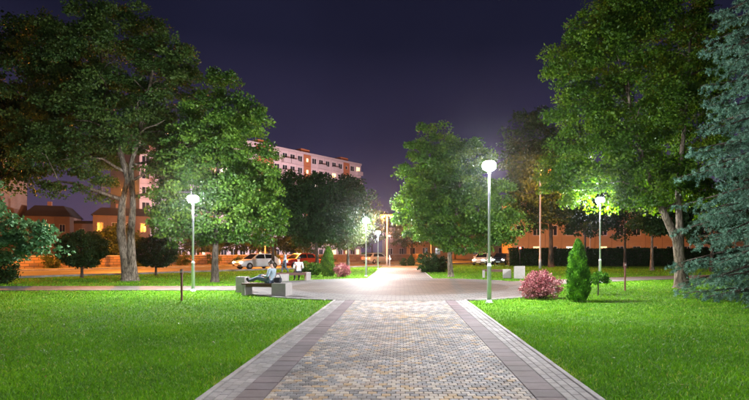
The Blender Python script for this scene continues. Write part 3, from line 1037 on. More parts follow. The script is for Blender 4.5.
# --- blue spruce
def make_spruce(name, label, base, H, r_base, seed, z_low=0.5):
    g = np.random.default_rng(seed)
    root = empty(name, (base[0], base[1], 0))
    tag(root, label, 'tree', G_park)
    mb = MB()
    bark_tube(mb, [(0, 0, -0.05), (0, 0, 0.6), (0.05, 0, H * .5), (0, 0.04, H)], [0.30, 0.24, 0.13, 0.02], 10, 0.06, seed)
    tw_p, tw_d, tw_l = [], [], []
    z = z_low
    lev = 0
    while z < H - 0.4:
        f = 1 - (z / H)
        rmax = r_base * (f ** 0.62) * (0.70 + 0.30 * min(1, (z + 0.6) / 2.2))
        nb = int(8 + 5 * f)
        for i in range(nb):
            a = 2 * math.pi * (i + g.uniform(-.35, .35)) / nb + lev * 0.7
            L = rmax * g.uniform(0.72, 1.08)
            droop = g.uniform(0.10, 0.30) * L
            dirv = np.array((math.cos(a), math.sin(a), 0))
            zz = z + g.uniform(-.15, .15)
            pts = []
            for s in np.linspace(0, 1, 7):
                p = dirv * L * s
                p = np.array((p[0], p[1], zz + 0.16 * L * s - (droop + 0.16 * L) * s ** 1.5 + 0.10 * L * max(0, s - .72)))
                pts.append(p)
            mb.tube(pts, [0.045 * (1 - s * .85) * (0.5 + f) for s in np.linspace(0, 1, 7)], 5)
            side = np.array((-dirv[1], dirv[0], 0))
            # side twigs along the branch, longer in the middle
            m = max(5, int(L / 0.28))
            for q in range(m):
                s = 0.18 + 0.82 * (q + g.uniform(0, .9)) / m
                s = min(s, 0.99)
                ii = min(5, int(s * 6)); fr = s * 6 - ii
                p = pts[ii] * (1 - fr) + pts[ii + 1] * fr
                fwd = pts[ii + 1] - pts[ii]; fwd /= np.linalg.norm(fwd)
                bl_ = L * 0.22 * (1.10 - s) + 0.14
                for sg in (-1, 1, 0):
                    if sg == 0 and g.random() < 0.4: continue
                    td = fwd * g.uniform(.5, 1.0) + side * (sg * g.uniform(.5, 1.1) + g.normal(0, .15)) + np.array((0, 0, g.uniform(-1.0, .15)))
                    td /= np.linalg.norm(td)
                    bl = bl_ * g.uniform(.6, 1.3)
                    mb.tube([p, p + td * bl], [0.008, 0.004], 4, cap=False)
                    tw_p.append(p + td * bl * .35); tw_d.append(td); tw_l.append(bl * .8)
                    for q2 in range(g.integers(2, 5)):          # tuft of short shoots at its end
                        u2 = td * 0.9 + g.normal(0, .55, 3) + np.array((0, 0, -.05)); u2 /= np.linalg.norm(u2)
                        tw_p.append(p + td * bl * g.uniform(.45, .95)); tw_d.append(u2); tw_l.append(g.uniform(.10, .20))
            tw_p.append(pts[5]); tw_d.append((pts[6] - pts[5]) / np.linalg.norm(pts[6] - pts[5])); tw_l.append(0.34)
        z += 0.40 + 0.14 * g.random()
        lev += 1
    mb.build('trunk', M['bark_dark'], root)
    tp, td, tln = np.array(tw_p), np.array(tw_d), np.array(tw_l)
    # needles all round each twig, brush-like
    cnt = np.maximum(22, (tln * 150).astype(int))
    k = np.repeat(np.arange(len(tp)), cnt)
    s = g.uniform(0.02, 1.0, len(k))
    P = tp[k] + td[k] * (s * tln[k])[:, None]
    P[:, 2] -= 0.10 * (s ** 2) * tln[k]
    rnd_v = unit(g.normal(size=(len(k), 3)))
    perp = unit(np.cross(td[k], rnd_v))
    D = unit(td[k] * 0.55 + perp * 1.0 + np.array((0, 0, 0.12)))
    S = unit(np.cross(D, unit(g.normal(size=(len(k), 3)))))
    L = g.uniform(0.05, 0.085, len(k))
    W = g.uniform(0.010, 0.016, len(k))
    V = np.empty((len(k), 3, 3))
    V[:, 0] = P - S * W[:, None] * .5
    V[:, 1] = P + S * W[:, None] * .5
    V[:, 2] = P + D * L[:, None]
    tone = g.uniform(0.10, 0.65, len(tp))
    v = np.clip(tone[k] + 0.35 * s + g.normal(0, .12, len(k)), 0, 1)
    o = link('foliage', np_mesh('foliage', V.reshape(-1, 3), np.arange(len(k) * 3).reshape(-1, 3), M['needle_blue'], attr=np.repeat(v, 3)), root)
    o['kind'] = 'stuff'
    print('spruce needles', len(k))
    return root


make_spruce('spruce_tree', 'tall blue spruce with drooping silvery branches reaching to the lawn', (X(786, 15.6), 15.6), 16.5, 3.35, 101)


# ------------------------------------------------------------------ shrubs
def shrub(name, label, base, blobs, n_clump, per, leaf_L, m, seed, clump_r, group=None, shell=0.4, cat='shrub', stems=10, up=0.3, stretch=1.0, bark='bark_dark', graft=0.0):
    g = np.random.default_rng(seed)
    root = empty(name, (base[0], base[1], 0))
    tag(root, label, cat, group)
    o3 = np.array((base[0], base[1], 0.0))
    c, P, d, k = crown_points(blobs, n_clump, per, g, clump_r, shell)
    P[:, 2] = np.maximum(P[:, 2], 0.03 + 0.05 * g.random(len(P)))
    mb = MB()
    for q in range(stems):
        t = c[q % len(c)] - o3
        b = np.array((g.normal(0, .05), g.normal(0, .05), -0.02)) if not graft else np.array((0, 0, graft))
        mid = b * .5 + t * .5 + np.array((0, 0, 0.1 * t[2]))
        mb.tube([b, mid, t], [0.018, 0.012, 0.005], 5)
    if graft: mb.tube([(0, 0, -.02), (.01, 0, graft * .5), (0, 0, graft + .02)], [.028, .024, .026], 8)
    mb.build('stems', M[bark], root)
    n = len(P)
    D = unit(d * 0.8 + g.normal(0, 0.6, (n, 3)) + np.array((0, 0, up)))
    S = unit(np.cross(D, unit(g.normal(size=(n, 3)))))
    L = leaf_L * g.uniform(0.6, 1.4, n)
    W = L * g.uniform(0.45, 0.75, n) * stretch
    V, Fq = leaf_quads(P - o3, D, S, L, W, L * g.uniform(0.02, 0.14, n), g)
    cv = g.uniform(0.2, 0.8, len(c))
    v = np.clip(cv[k] + g.normal(0, .17, n), 0, 1)
    o = link('foliage', np_mesh('foliage', V, Fq, m, attr=np.repeat(v, 4)), root)
    o['kind'] = 'stuff'
    return root


# barberry with arching twigs
Y = 17.0
bx_ = X(541, Y)
bb = shrub('barberry_bush', 'round pinkish red barberry bush at the lawn edge beside the thuja', (bx_, Y),
      [(bx_ - .15, Y, 0.45, .52, .5, .40), (bx_ + .28, Y + .05, 0.42, .42, .45, .36), (bx_ - .05, Y + .1, 0.72, .36, .38, .30), (bx_ - .42, Y - .1, 0.30, .28, .3, .26), (bx_ + .55, Y, .32, .20, .25, .26)],
      260, 26, 0.060, M['leaf_red'], 111, 0.12, shell=0.33, stems=24, stretch=.9)
g_ = np.random.default_rng(5)
tw = MB(); lp, ld, ls = [], [], []
for q in range(90):
    a = g_.uniform(0, 2 * math.pi); e = g_.uniform(0.25, 1.3)
    dv = np.array((math.cos(a) * math.cos(e), math.sin(a) * math.cos(e), math.sin(e)))
    L = g_.uniform(0.75, 1.12) * (0.62 + 0.34 * math.sin(e))
    pts = [dv * L * s + np.array((0, 0, 0.12 * s - 0.20 * s * s)) + np.array((0, 0, .05)) for s in np.linspace(0, 1, 6)]
    tw.tube(pts, [0.006, .005, .005, .004, .003, .002], 4)
    for s in np.linspace(.35, 1, 16):
        i = min(4, int(s * 5)); fr = s * 5 - i
        lp.append(pts[i] * (1 - fr) + pts[i + 1] * fr); ld.append(dv + g_.normal(0, .8, 3))
tw.build('twigs', M['bark_dark'], bb)
lp = np.array(lp); ld = unit(np.array(ld)); ls = unit(np.cross(ld, unit(g_.normal(size=lp.shape))))
Lx = g_.uniform(.035, .065, len(lp))
V, Fq = leaf_quads(lp, ld, ls, Lx, Lx * .6, Lx * .05, g_)
o = link('twig_leaves', np_mesh('twig_leaves', V, Fq, M['leaf_red'], attr=np.repeat(g_.uniform(.35, 1, len(lp)), 4)), bb)
o['kind'] = 'stuff'


def column(name, label, px, Y, w, h, m, seed, n=7000, Ls=0.075, group=None):
    """dense upright column of flat sprays, widest in the lower third"""
    g = np.random.default_rng(seed)
    bx = X(px, Y)
    root = empty(name, (bx, Y, 0)); tag(root, label, 'shrub', group)
    mb = MB(); mb.tube([(0, 0, -.02), (0, 0, h * .5), (0, 0, h * .93)], [0.035, .025, .006], 6)
    mb.build('stem', M['bark_dark'], root)
    t = g.uniform(0, 1, n) ** 1.15
    a = g.uniform(0, 2 * math.pi, n)
    lump = 1 + 0.13 * np.sin(a * 3 + t * 9) + 0.10 * np.sin(a * 5 - t * 17) + .06 * np.sin(a * 9 + t * 31)
    prof = np.interp(t, [0, .06, .25, .5, .75, .92, 1], [.70, .90, 1.0, .92, .68, .30, .03])
    r = w / 2 * prof * lump * g.uniform(0.25, 1.06, n) ** 0.28
    P = np.stack((r * np.cos(a), r * np.sin(a), .04 + t * h * .97), 1)
    out = np.stack((np.cos(a), np.sin(a), np.zeros(n)), 1)
    D = unit(out * .45 + np.array((0, 0, 1.0)) + g.normal(0, .35, (n, 3)))
    S = unit(np.cross(D, out + g.normal(0, .7, (n, 3))))
    L = Ls * g.uniform(.6, 1.4, n)
    V, Fq = leaf_quads(P, D, S, L, L * g.uniform(.35, .6, n), L * g.uniform(0, .15, n), g)
    v = np.clip(.45 + .25 * np.sin(a * 4 + t * 23) + g.normal(0, .2, n), 0, 1)
    o = link('foliage', np_mesh('foliage', V, Fq, m, attr=np.repeat(v, 4)), root); o['kind'] = 'stuff'
    return root


column('thuja', 'bright green pointed thuja column beside the red barberry bush', 578, 16.0, 0.64, 1.98, M['needle_thuja'], 121, 17000, 0.070)
column('column_shrub', 'narrow dark green clipped column shrub by the far bench', 328, 32.0, 0.80, 1.95, M['leaf_maple'], 122, 5000, 0.085)
column('cone_shrub', 'little dark cone shrub standing alone at the street end of the path', 411, 57.0, 0.8, 1.15, M['leaf_dark'], 123, 1500, 0.11)
Y = 18.2; bx_ = X(598, Y)
shrub('grafted_shrub', 'small green umbrella-shaped shrub on a thin stem beside the thuja', (bx_, Y),
      [(bx_, Y, .72, .38, .38, .16), (bx_ + .1, Y, .62, .34, .34, .14), (bx_ - .12, Y, .60, .26, .26, .12)], 80, 32, .065, M['needle_thuja'], 124, .10, stems=14, graft=.45)
Y = 32.0; bx_ = X(342, Y)
shrub('ball_shrub', 'small reddish ball shrub next to the clipped column shrub', (bx_, Y), [(bx_, Y, .42, .5, .5, .40)], 90, 30, .08, M['leaf_red'], 125, .14)
Y = 34.5
for px, lab in ((306, 'low green shrub behind the man in the white shirt'), (317, 'low green shrub beside the clipped column shrub')):
    bx_ = X(px, Y)
    shrub('low_shrub', lab, (bx_, Y), [(bx_, Y, .48, .55, .45, .42), (bx_ - .3, Y, .35, .4, .4, .3)], 60, 34, .10, M['leaf_maple'], 126 + px, .18)
Y = 39.0
for j, (px, r, h, lab) in enumerate(((428, .85, .95, 'dark shrub at the edge of the far path below the broad maple'), (438, 1.0, .8, 'wide dark shrub behind the trunk of the broad maple'))):
    bx_ = X(px, Y + j)
    shrub('dark_shrub', lab, (bx_, Y + j), [(bx_, Y + j, h * .8, r, r, h * .8), (bx_ + .3, Y + j, h * .5, r * .9, r * .8, h * .5)], 90, 36, .13, M['leaf_dark'], 130 + px, .24)
Y = 57.0; bx_ = X(403.5, Y)
shrub('low_shrub', 'little round dark shrub at the street end of the path', (bx_, Y), [(bx_, Y, .45, .42, .42, .42)], 40, 30, .11, M['leaf_dark'], 133, .16)
Y = 25.0; bx_ = X(2, Y)
shrub('conifer_shrub', 'dark bushy conifer shrub under the hanging leafy branch', (bx_, Y), [(bx_, Y, .8, .65, .65, .75), (bx_ - .5, Y, 1.0, .6, .6, .9), (bx_ + .25, Y, .4, .4, .45, .38)], 150, 40, .10, M['leaf_dark'], 134, .24, stems=14)

for j, (t, lab) in enumerate(((-30, 'loose shrub before the orange lit wall beside the hanging branch'),
        (-27, 'shrub before the orange lit wall right behind the ball-headed tree near the hanging branch'),
        (-22.5, 'shrub before the orange lit wall behind the double-stemmed trunk'),
        (-18, 'shrub before the orange lit wall between the second ball-headed tree and the lawn lamp'),
        (-14, 'shrub before the orange lit wall behind the maple trunk'),
        (-10.5, 'shrub before the orange lit wall behind the concrete bin of the man in jeans'),
        (-6, 'shrub before the orange lit wall behind the man in jeans'),
        (-2, 'shrub before the orange lit wall behind the man in the white shirt'),
        (3, 'shrub before the orange lit wall behind the clipped column shrub'))):
    x_, y_ = st(t + .5 * math.sin(j * 3.1), 16.2)
    r_, h_ = ((.9, .75), (.65, 1.15), (1.25, .5))[j % 3]
    r_ *= 1 + .15 * math.sin(j * 2.3)
    shrub('street_shrub', lab, (x_, y_), [(x_, y_, .12 + h_, r_, .6, h_), (x_ + .4 * math.sin(j), y_, .12 + h_ * .6, r_ * .8, .6, h_ * .6)], 46, 26, .17, M['leaf_olive'], 300 + j, .30, group='shrubs along the far pavement')
# long clipped hedge on the right
def hedge(name, label, x0, x1, y0, depth, h, n, seed):
    g = np.random.default_rng(seed)
    root = empty(name, (x0, y0, 0)); tag(root, label, 'hedge')
    W = x1 - x0
    mb = MB()
    for q in range(int(W / 0.45)):
        xx = 0.2 + q * .45
        mb.tube([(xx, depth / 2, -.02), (xx + g.normal(0, .05), depth / 2 + g.normal(0, .1), h * .5), (xx + g.normal(0, .1), depth / 2, h * .93)], [.03, .02, .008], 5)
    mb.build('stems', M['bark_dark'], root)
    MB().box(.05, W - .05, .30, depth - .12, 0, h - .16, .05).build('inner_branches', M['bark_dark'], root)  # solid dark box added to stop backlight showing between the leaves
    f = g.integers(0, 10, n)
    x = g.uniform(0, W, n); y = g.uniform(0, depth, n); z = g.uniform(.03, h, n)
    y = np.where(f < 6, np.abs(g.normal(0, .10, n)), y)
    z = np.where((f >= 6) & (f < 9), h - np.abs(g.normal(0, .07, n)), z)
    wob = .07 * np.sin(x * 2.3) + .05 * np.sin(x * 5.1 + z * 3)
    P = np.stack((x, y + wob, np.maximum(.02, z + .05 * np.sin(x * 1.7 + y))), 1)
    D = unit(g.normal(size=(n, 3)) + np.array((0, -.5, .3)))
    S = unit(np.cross(D, unit(g.normal(size=(n, 3)))))
    L = .15 * g.uniform(.6, 1.4, n)
    V, Fq = leaf_quads(P, D, S, L, L * .7, L * .08, g)
    o = link('foliage', np_mesh('foliage', V, Fq, M['leaf_dark'], attr=np.repeat(np.clip(g.normal(.35, .2, n), 0, 1), 4)), root); o['kind'] = 'stuff'


hedge('hedge', 'long dark clipped hedge before the orange lit house', 12.5, 40.0, 57.0, 1.1, 1.95, 30000, 140)

# ------------------------------------------------------------------ park lamps
def park_lamp(x, y, h, label, lit=True, group='white park lamps along the paths'):
    root = empty('park_lamp', (x, y, 0)); tag(root, label, 'lamp post', group)
    MB().lathe([(.13, -0.02), (.13, .025), (.085, .04), (.075, .10)], 20).build('base_flange', M['pole'], root)
    MB().lathe([(.066, .08), (.066, 1.12), (.070, 1.13), (.070, 1.17), (.048, 1.22), (.046, 1.24)], 18).build('lower_pole', M['pole'], root)
    zt = h - .18
    MB().lathe([(.042, 1.20), (.036, zt - .05), (.036, zt - .04), (.060, zt - .03), (.060, zt + .05), (.10, zt + .06), (.10, zt + .075)], 16).build('pole', M['pole'] if lit else M['dark_metal'], root)
    prof = [(.07, zt + .075), (.13, zt + .085), (.185, zt + .13), (.215, zt + .20), (.205, zt + .27), (.165, zt + .325), (.13, zt + .34)]
    MB().lathe(prof, 20).build('diffuser', M['opal'] if lit else M['opal_off'], root)
    MB().lathe([(.135, zt + .3405), (.155, zt + .35), (.12, zt + .375), (.05, zt + .39), (.02, zt + .43)], 20).build('cap', M['dark_metal'], root)
    return root


park_lamp(2.80, 15.7, 4.27, 'lit white park lamp on a grey pole at the lawn corner beside the near path')
park_lamp(X(193, 20.3), 20.3, 3.72, 'lit white park lamp in front of the bright maple and the left side path')
park_lamp(X(366, 32.6), 32.6, 3.62, 'lit white park lamp at the plaza end of the far path')
park_lamp(X(378, 47.0), 47.0, 3.40, 'lit white park lamp halfway along the far path')
park_lamp(X(600, 25.9), 25.9, 4.24, 'lit white park lamp behind the thuja and the right side path')
park_lamp(X(389.6, 54), 54.0, 3.30, 'dark unlit park lamp at the street end of the far path', lit=False, group='unlit park lamps')
# the row goes on behind the camera
park_lamp(3.4, -3.6, 4.27, 'lit white park lamp continuing the row beside the near path')



# ------------------------------------------------------------------ street lamps (sodium)
def street_lamp(x, y, h, rz, label, heads=1, power=SODIUM_W, color=(1.0, 0.31, 0.038), lens='sodium', reach=1.4, spot=None, k=1.0):
    root = empty('street_lamp', (x, y, 0), rz); tag(root, label, 'street lamp', 'street lamps along the street')
    MB().lathe([(.12, -.02), (.12, .9), (.085, .95), (.055, h - .3), (.05, h)], 14).build('pole', M['pole'], root)
    for s in ((1,) if heads == 1 else (1, -1)):
        MB().tube([(0, 0, h - .12), (s * reach * .35, 0, h + .08), (s * reach, 0, h + .14)], [.035, .03, .028], 8).build('arm', M['pole'], root)
        hd = MB().box(min(s * reach, s * (reach + .62)), max(s * reach, s * (reach + .62)), -.14, .14, h + .09, h + .21, .03).build('lamp_head', M['dark_metal'], root)
        cx = s * (reach + .33)
        MB().lathe([(.05 * k, h - .07 * k), (.12 * k, h - .03 * k), (.135 * k, h + .092)], 14, cx, 0).build('lens', M[lens], hd)
        ld = bpy.data.lights.new('street_lamp_light', 'SPOT' if spot else 'POINT')
        ld.energy = power / heads
        ld.color = color
        if spot:
            ld.spot_size = R(spot)
            ld.spot_blend = 0.5
        ld.shadow_soft_size = .12
        lo = bpy.data.objects.new('street_lamp_light', ld)
        col.objects.link(lo)
        lo.parent = hd
        lo.location = (cx, 0, h - .15 - .09 * k)
    return root


rz_st = math.atan2(N[1], N[0])
street_lamp(X(387, 59), 59.0, 5.9, 0.0, 'double-headed orange street lamp at the street end of the far path', heads=2, reach=.16, power=6500, k=2.5)
street_lamp(X(548, 47.5) - .75, 47.5, 9.35, 0.2, 'tall orange street lamp standing before the tall dark tree', reach=.45, power=4500, k=2.4)
for t, lab in ((-37, 'orange street lamp past the hanging leafy branch'), (-25, 'orange street lamp behind the double-stemmed tree'),
               (-9, 'orange street lamp behind the maple and the slim leaning tree'), (24, 'orange street lamp behind the broad maple')):
    x_, y_ = st(t, 13.6)
    street_lamp(x_, y_, 7.6, rz_st + math.pi, lab)

# ------------------------------------------------------------------ buildings
M['pane_dark'] = mat('dark_window_glass', (0.02, 0.022, 0.028), 0.12, spec=0.6)
M['pane_lit'] = mat('lit_window', (0.9, 0.7, 0.4), 0.5, emit=((1.0, 0.66, 0.28), 1.6))
M['pane_lit2'] = mat('lit_white_window', (0.9, 0.9, 0.8), 0.5, emit=((1.0, 0.86, 0.62), 1.3))
M['frame'] = mat('white_window_frame', (0.62, 0.60, 0.60), 0.5)
M['pinkpanel'] = mat('pale_pink_panel', (0.40, 0.315, 0.345), 0.85, noise=(0.9, 0.25, (0.54, 0.44, 0.475)), bump=(30, .3, .01))
M['rustpanel'] = mat('rust_orange_panel', (0.33, 0.115, 0.052), 0.85, noise=(1.4, 0.3, (0.40, 0.15, 0.07)))
M['core'] = mat('panel_joint', (0.26, 0.22, 0.22), 0.9)
M['balcony'] = mat('balcony_panel', (0.46, 0.40, 0.44), 0.8, noise=(2, .3, (.38, .30, .32)))
M['roof_dark'] = mat('dark_roof', (0.05, 0.045, 0.045), 0.8)
M['brickwall'] = brick_mat('brick_wall', (0.34, 0.15, 0.085), (0.42, 0.20, 0.11), (0.36, 0.32, 0.28), 1.0, 0.25, 0.075, 0.01, axes='XZ')
M['ochre'] = mat('ochre_render', (0.34, 0.20, 0.10), 0.85, noise=(.8, .3, (0.50, 0.33, 0.18)), bump=(40, .3, .01))
M['brown'] = mat('brown_render', (0.22, 0.15, 0.12), 0.85, noise=(1.2, .3, (0.28, 0.19, 0.15)))
M['parkwall'] = brick_mat('low_stone_wall', (0.16, 0.10, 0.07), (0.26, 0.17, 0.11), (0.08, 0.065, 0.05), 1.0, 0.7, 0.28, 0.03, axes='XZ', bump=.9, dist=.02)


def panel_mesh(name, bw, fh, ww, wh, sill, m, t=0.10, gap=0.03):
    """wall panel with a window hole; local x along, z up, outside = -y"""
    a, b = -bw / 2 + gap, bw / 2 - gap
    mb = MB()
    mb.box(a, -ww / 2, -t, 0, gap, fh - gap).box(ww / 2, b, -t, 0, gap, fh - gap)
    mb.box(-ww / 2, ww / 2, -t, 0, gap, sill).box(-ww / 2, ww / 2, -t, 0, sill + wh, fh - gap)
    return mb.mesh(name, m)


def window_mesh(ww, wh, sill, mullions=1):
    mb = MB()
    f = .07
    mb.box(-ww / 2, -ww / 2 + f, -.05, 0, sill, sill + wh).box(ww / 2 - f, ww / 2, -.05, 0, sill, sill + wh)
    mb.box(-ww / 2 + f, ww / 2 - f, -.05, 0, sill, sill + f).box(-ww / 2 + f, ww / 2 - f, -.05, 0, sill + wh - f, sill + wh)
    for k in range(mullions):
        xx = -ww / 2 + ww * (k + 1) / (mullions + 1)
        mb.box(xx - .03, xx + .03, -.045, 0, sill + f, sill + wh - f)
    return mb.mesh('window', M['frame'])


def facade(root, W, bays, storeys, fh, y_face, style, seed, lit_p, z0=0.0, balc=None, pm=None, rust_bays=(), sx=1.0, cols=None):
    """panels, windows and panes on the wall whose outside looks along -y of the root"""
    g = random.Random(seed)
    bw = W / bays
    ww, wh, sill = style
    p_me = panel_mesh('wall_panel', bw, fh, ww, wh, sill, pm)
    w_me = window_mesh(ww, wh, sill)
    pane = {k: MB().box(-ww / 2 + .06, ww / 2 - .06, -.022, -.006, sill + .06, sill + wh - .06).mesh('pane', M[k]) for k in ('pane_dark', 'pane_lit', 'pane_lit2')}
    rw, rh, rs = 0.75, 0.95, 1.05
    if rust_bays:
        pr_me = panel_mesh('wall_panel', bw, fh, rw, rh, rs, M['rustpanel'], t=.16)
        wr_me = window_mesh(rw, rh, rs, 0)
        rpane = {k: MB().box(-rw / 2 + .06, rw / 2 - .06, -.022, -.006, rs + .06, rs + rh - .06).mesh('pane', M[k]) for k in ('pane_dark', 'pane_lit')}
    if balc:
        b_me = MB().box(-bw / 2 + .12, bw / 2 - .12, -1.0, -.12, -.08, .08).box(-bw / 2 + .12, bw / 2 - .12, -1.0, -.93, .08, 1.0)\
            .box(-bw / 2 + .12, -bw / 2 + .19, -.93, -.12, .08, 1.0).box(bw / 2 - .19, bw / 2 - .12, -.93, -.12, .08, 1.0).mesh('balcony', M['balcony'])
    for s in range(storeys):
        for b in range(bays):
            loc = (-W / 2 + bw * (b + .5), y_face, z0 + s * fh)
            rust = b in rust_bays
            o = link('wall_panel', pr_me if rust else p_me, root); o.location = loc
            w = link('window', wr_me if rust else w_me, root); w.location = (loc[0], loc[1] - .005, loc[2])
            if rust:
                p = link('pane', rpane['pane_lit' if g.random() < .72 else 'pane_dark'], w)
            else:
                r = g.random()
                p = link('pane', pane['pane_lit' if r < lit_p * .6 else 'pane_lit2' if r < lit_p else 'pane_dark'], w)
            if balc and b in balc and s > 0:
                q = link('balcony', b_me, root); q.location = loc


def shell_box(root, W, D, H, wallm, roofm, parapet=.5, name='wall'):
    MB().box(-W / 2, W / 2, 0, D, -.1, H).build(name, wallm, root)
    rf = MB().box(-W / 2 - .15, W / 2 + .15, -.25, D + .15, H, H + .18)
    rf.box(-W / 2 - .15, W / 2 + .15, -.25, -.05, H + .18, H + .18 + parapet)
    rf.box(-W / 2 - .15, -W / 2 + .05, -.05, D + .15, H + .18, H + .18 + parapet)
    rf.box(W / 2 - .05, W / 2 + .15, -.05, D + .15, H + .18, H + .18 + parapet)
    return rf.build('roof', roofm, root)


# apartment block: facade from A to B
A, B = np.array((-48.0, 92.0)), np.array((-11.0, 140.0))
Wd = float(np.linalg.norm(B - A))
mid = (A + B) / 2
ang = math.atan2((B - A)[1], (B - A)[0])
apt = empty('apartment_block', (mid[0], mid[1], 0), ang)
tag(apt, 'long pale pink nine storey panel apartment block with rust coloured stair columns', 'building')
FH = 2.86
rf = shell_box(apt, Wd, 12.0, FH * 9, M['core'], M['balcony'], .35)
facade(apt, Wd, 26, 9, FH, 0.0, (1.45, 1.45, .85), 3, .13, pm=M['pinkpanel'], rust_bays=(5, 6, 11, 12, 17, 23), balc=(1, 3, 8, 10, 14, 15, 19, 21, 25))
for bx in (5.5, 11.5, 17, 23):          # stair heads on the roof
    xx = -Wd / 2 + Wd / 26 * (bx + .5)
    MB().box(xx - 1.4, xx + 1.4, .6, 4.6, FH * 9 + .18, FH * 9 + 1.5, .03).build('stair_head', M['rustpanel'], apt)

# houses on the left, beyond the street
def house(name, label, px, Y, w, d, h, ang, wallm, bays, storeys, style, lit, seed, roof='flat', roofm=None):
    root = empty(name, (X(px, Y), Y, 0), ang); tag(root, label, 'building')
    H = h
    fh = h / storeys
    if roof == 'flat':
        shell_box(root, w, d, H, wallm, roofm or M['roof_dark'], .3)
    else:
        MB().box(-w / 2, w / 2, 0, d, -.1, H).build('wall', wallm, root)
        hh, k = roof
        r = MB().add([(-w / 2 - .3, -.35, H), (w / 2 + .3, -.35, H), (w / 2 + .3, d + .3, H), (-w / 2 - .3, d + .3, H),
                      (-w / 2 + k, k, H + hh), (w / 2 - k, k, H + hh), (w / 2 - k, d - k, H + hh), (-w / 2 + k, d - k, H + hh)],
                     [(3, 2, 1, 0), (4, 5, 6, 7), (0, 1, 5, 4), (1, 2, 6, 5), (2, 3, 7, 6), (3, 0, 4, 7)]).build('roof', roofm or M['roof_dark'], root)
        MB().box(-w * .1 - .3, -w * .1 + .3, d * .5 - .3, d * .5 + .3, H + hh, H + hh + .9).build('chimney', M['brickwall'], r)
    facade(root, w, bays, storeys, fh, 0.0, style, seed, lit, pm=wallm)
    return root


house('brick_house', 'tall orange lit brick house at the left behind the hanging branch', -52, 74.0, 13.0, 11, 19.0, .35, M['brickwall'], 5, 6, (1.2, 1.5, .9), .12, 11)
house('town_house', 'low brown house with a hipped roof beyond the street', 47, 84.0, 6.6, 8, 7.6, .35, M['brown'], 3, 2, (.9, 1.4, 1.1), .1, 12, roof=(1.9, 1.2))
house('town_house', 'low flat-roofed dark house beside the hipped brown house', 82, 88.0, 6.5, 8, 6.6, .35, M['brown'], 3, 2, (.9, 1.4, 1.0), .1, 13)
house('town_house', 'brown house with lit windows behind the double-stemmed trunk', 122, 80.0, 8.0, 8, 7.4, .45, M['brown'], 4, 2, (.9, 1.5, 1.1), .2, 14, roof=(1.3, 1.0))
house('long_house', 'long orange lit house with white windows behind the dark hedge', 645, 76.0, 40.0, 10, 9.6, -.05, M['ochre'], 16, 3, (1.2, 1.6, .9), .16, 15)

house('town_house', 'pale low house far behind the broad maple trunk', 482, 112.0, 34.0, 9, 8.0, -.1, M['ochre'], 12, 2, (1.2, 1.6, 1.0), .25, 16, roof=(1.8, 1.4))
house('town_house', 'brown low house far off at the end of the path', 418, 120.0, 16.0, 9, 7.4, .1, M['brown'], 6, 2, (1.1, 1.5, 1.0), .3, 17, roof=(1.6, 1.2))
# low wall along the far pavement
wl_root = empty('low_wall', (*st(0, 17.2), 0), math.atan2(U[1], U[0]))
tag(wl_root, 'low stone wall lit orange along the far pavement', 'wall')
MB().box(-70, 30, 0, .35, -.05, 1.15).build('wall_body', M['parkwall'], wl_root)
cop = MB().box(-.99, .99, -.06, .41, 1.152, 1.25, .015).mesh('coping_stone', M['concrete'])
for k in range(50):
    o = link('coping_stone', cop, wl_root); o.location = (-69 + 2 * k, 0, 0)

# floodlights added out of sight behind the trees to brighten the block
for i, tt in enumerate((.05, .30, .52)):
    p = A + (B - A) * tt + np.array((0.79, -0.61)) * 26
    q = street_lamp(float(p[0]), float(p[1]), 9.0, ang + math.pi / 2, ['white yard lamp before the near end of the apartment block', 'white yard lamp before the middle of the apartment block', 'white yard lamp before the far end of the apartment block'][i],
                power=FACADE_FILL_W, color=(1.0, .80, .85), reach=1.0, spot=179)
    for ch in q.children_recursive:
        if ch.type == 'LIGHT':
            ch.rotation_euler = (0, R(-118), 0)
    if i == 0:
        for ch in q.children_recursive:
            if ch.type == 'LIGHT': ch.data.energy *= .08
    q['group'] = 'yard lamps before the apartment block'

# lamps before the long house
for i, px in enumerate((590, 690)):
    street_lamp(X(px, 66), 66.0, 7.5, R(90), ['orange street lamp behind the hedge, before the near end of the long house', 'orange street lamp behind the hedge, before the far end of the long house'][i], power=SODIUM_W * .055)

# ------------------------------------------------------------------ benches and bins
def bench(x, y, rz, label, L=1.75, leftpier=.14, block=.56, H=.45, W=.52):
    """wooden slat seat between a slim concrete pier and a concrete block; local x along the seat, -y = front"""
    root = empty('bench', (x, y, .038), rz); tag(root, label, 'bench', 'concrete and wood benches round the plaza')
    MB().box(L / 2 - block, L / 2, -W / 2, W / 2, -.01, H, .012).build('concrete_block', M['concrete'], root)
    MB().box(-L / 2, -L / 2 + leftpier, -W / 2, W / 2, -.01, H - .075, .01).build('pier', M['concrete'], root)
    for k in range(4):
        y0 = -W / 2 + .01 + k * (W - .02) / 4
        MB().box(-L / 2 - .02, L / 2 - block - .004, y0 + .006, y0 + (W - .02) / 4 - .006, H - .073, H - .018, .006).build('seat_slat', M['wood'], root)
    MB().box(-L / 2 + leftpier + .004, L / 2 - block - .004, -W / 2 + .06, -W / 2 + .10, H - .15, H - .077).build('apron_rail', M['wood'], root)
    return root


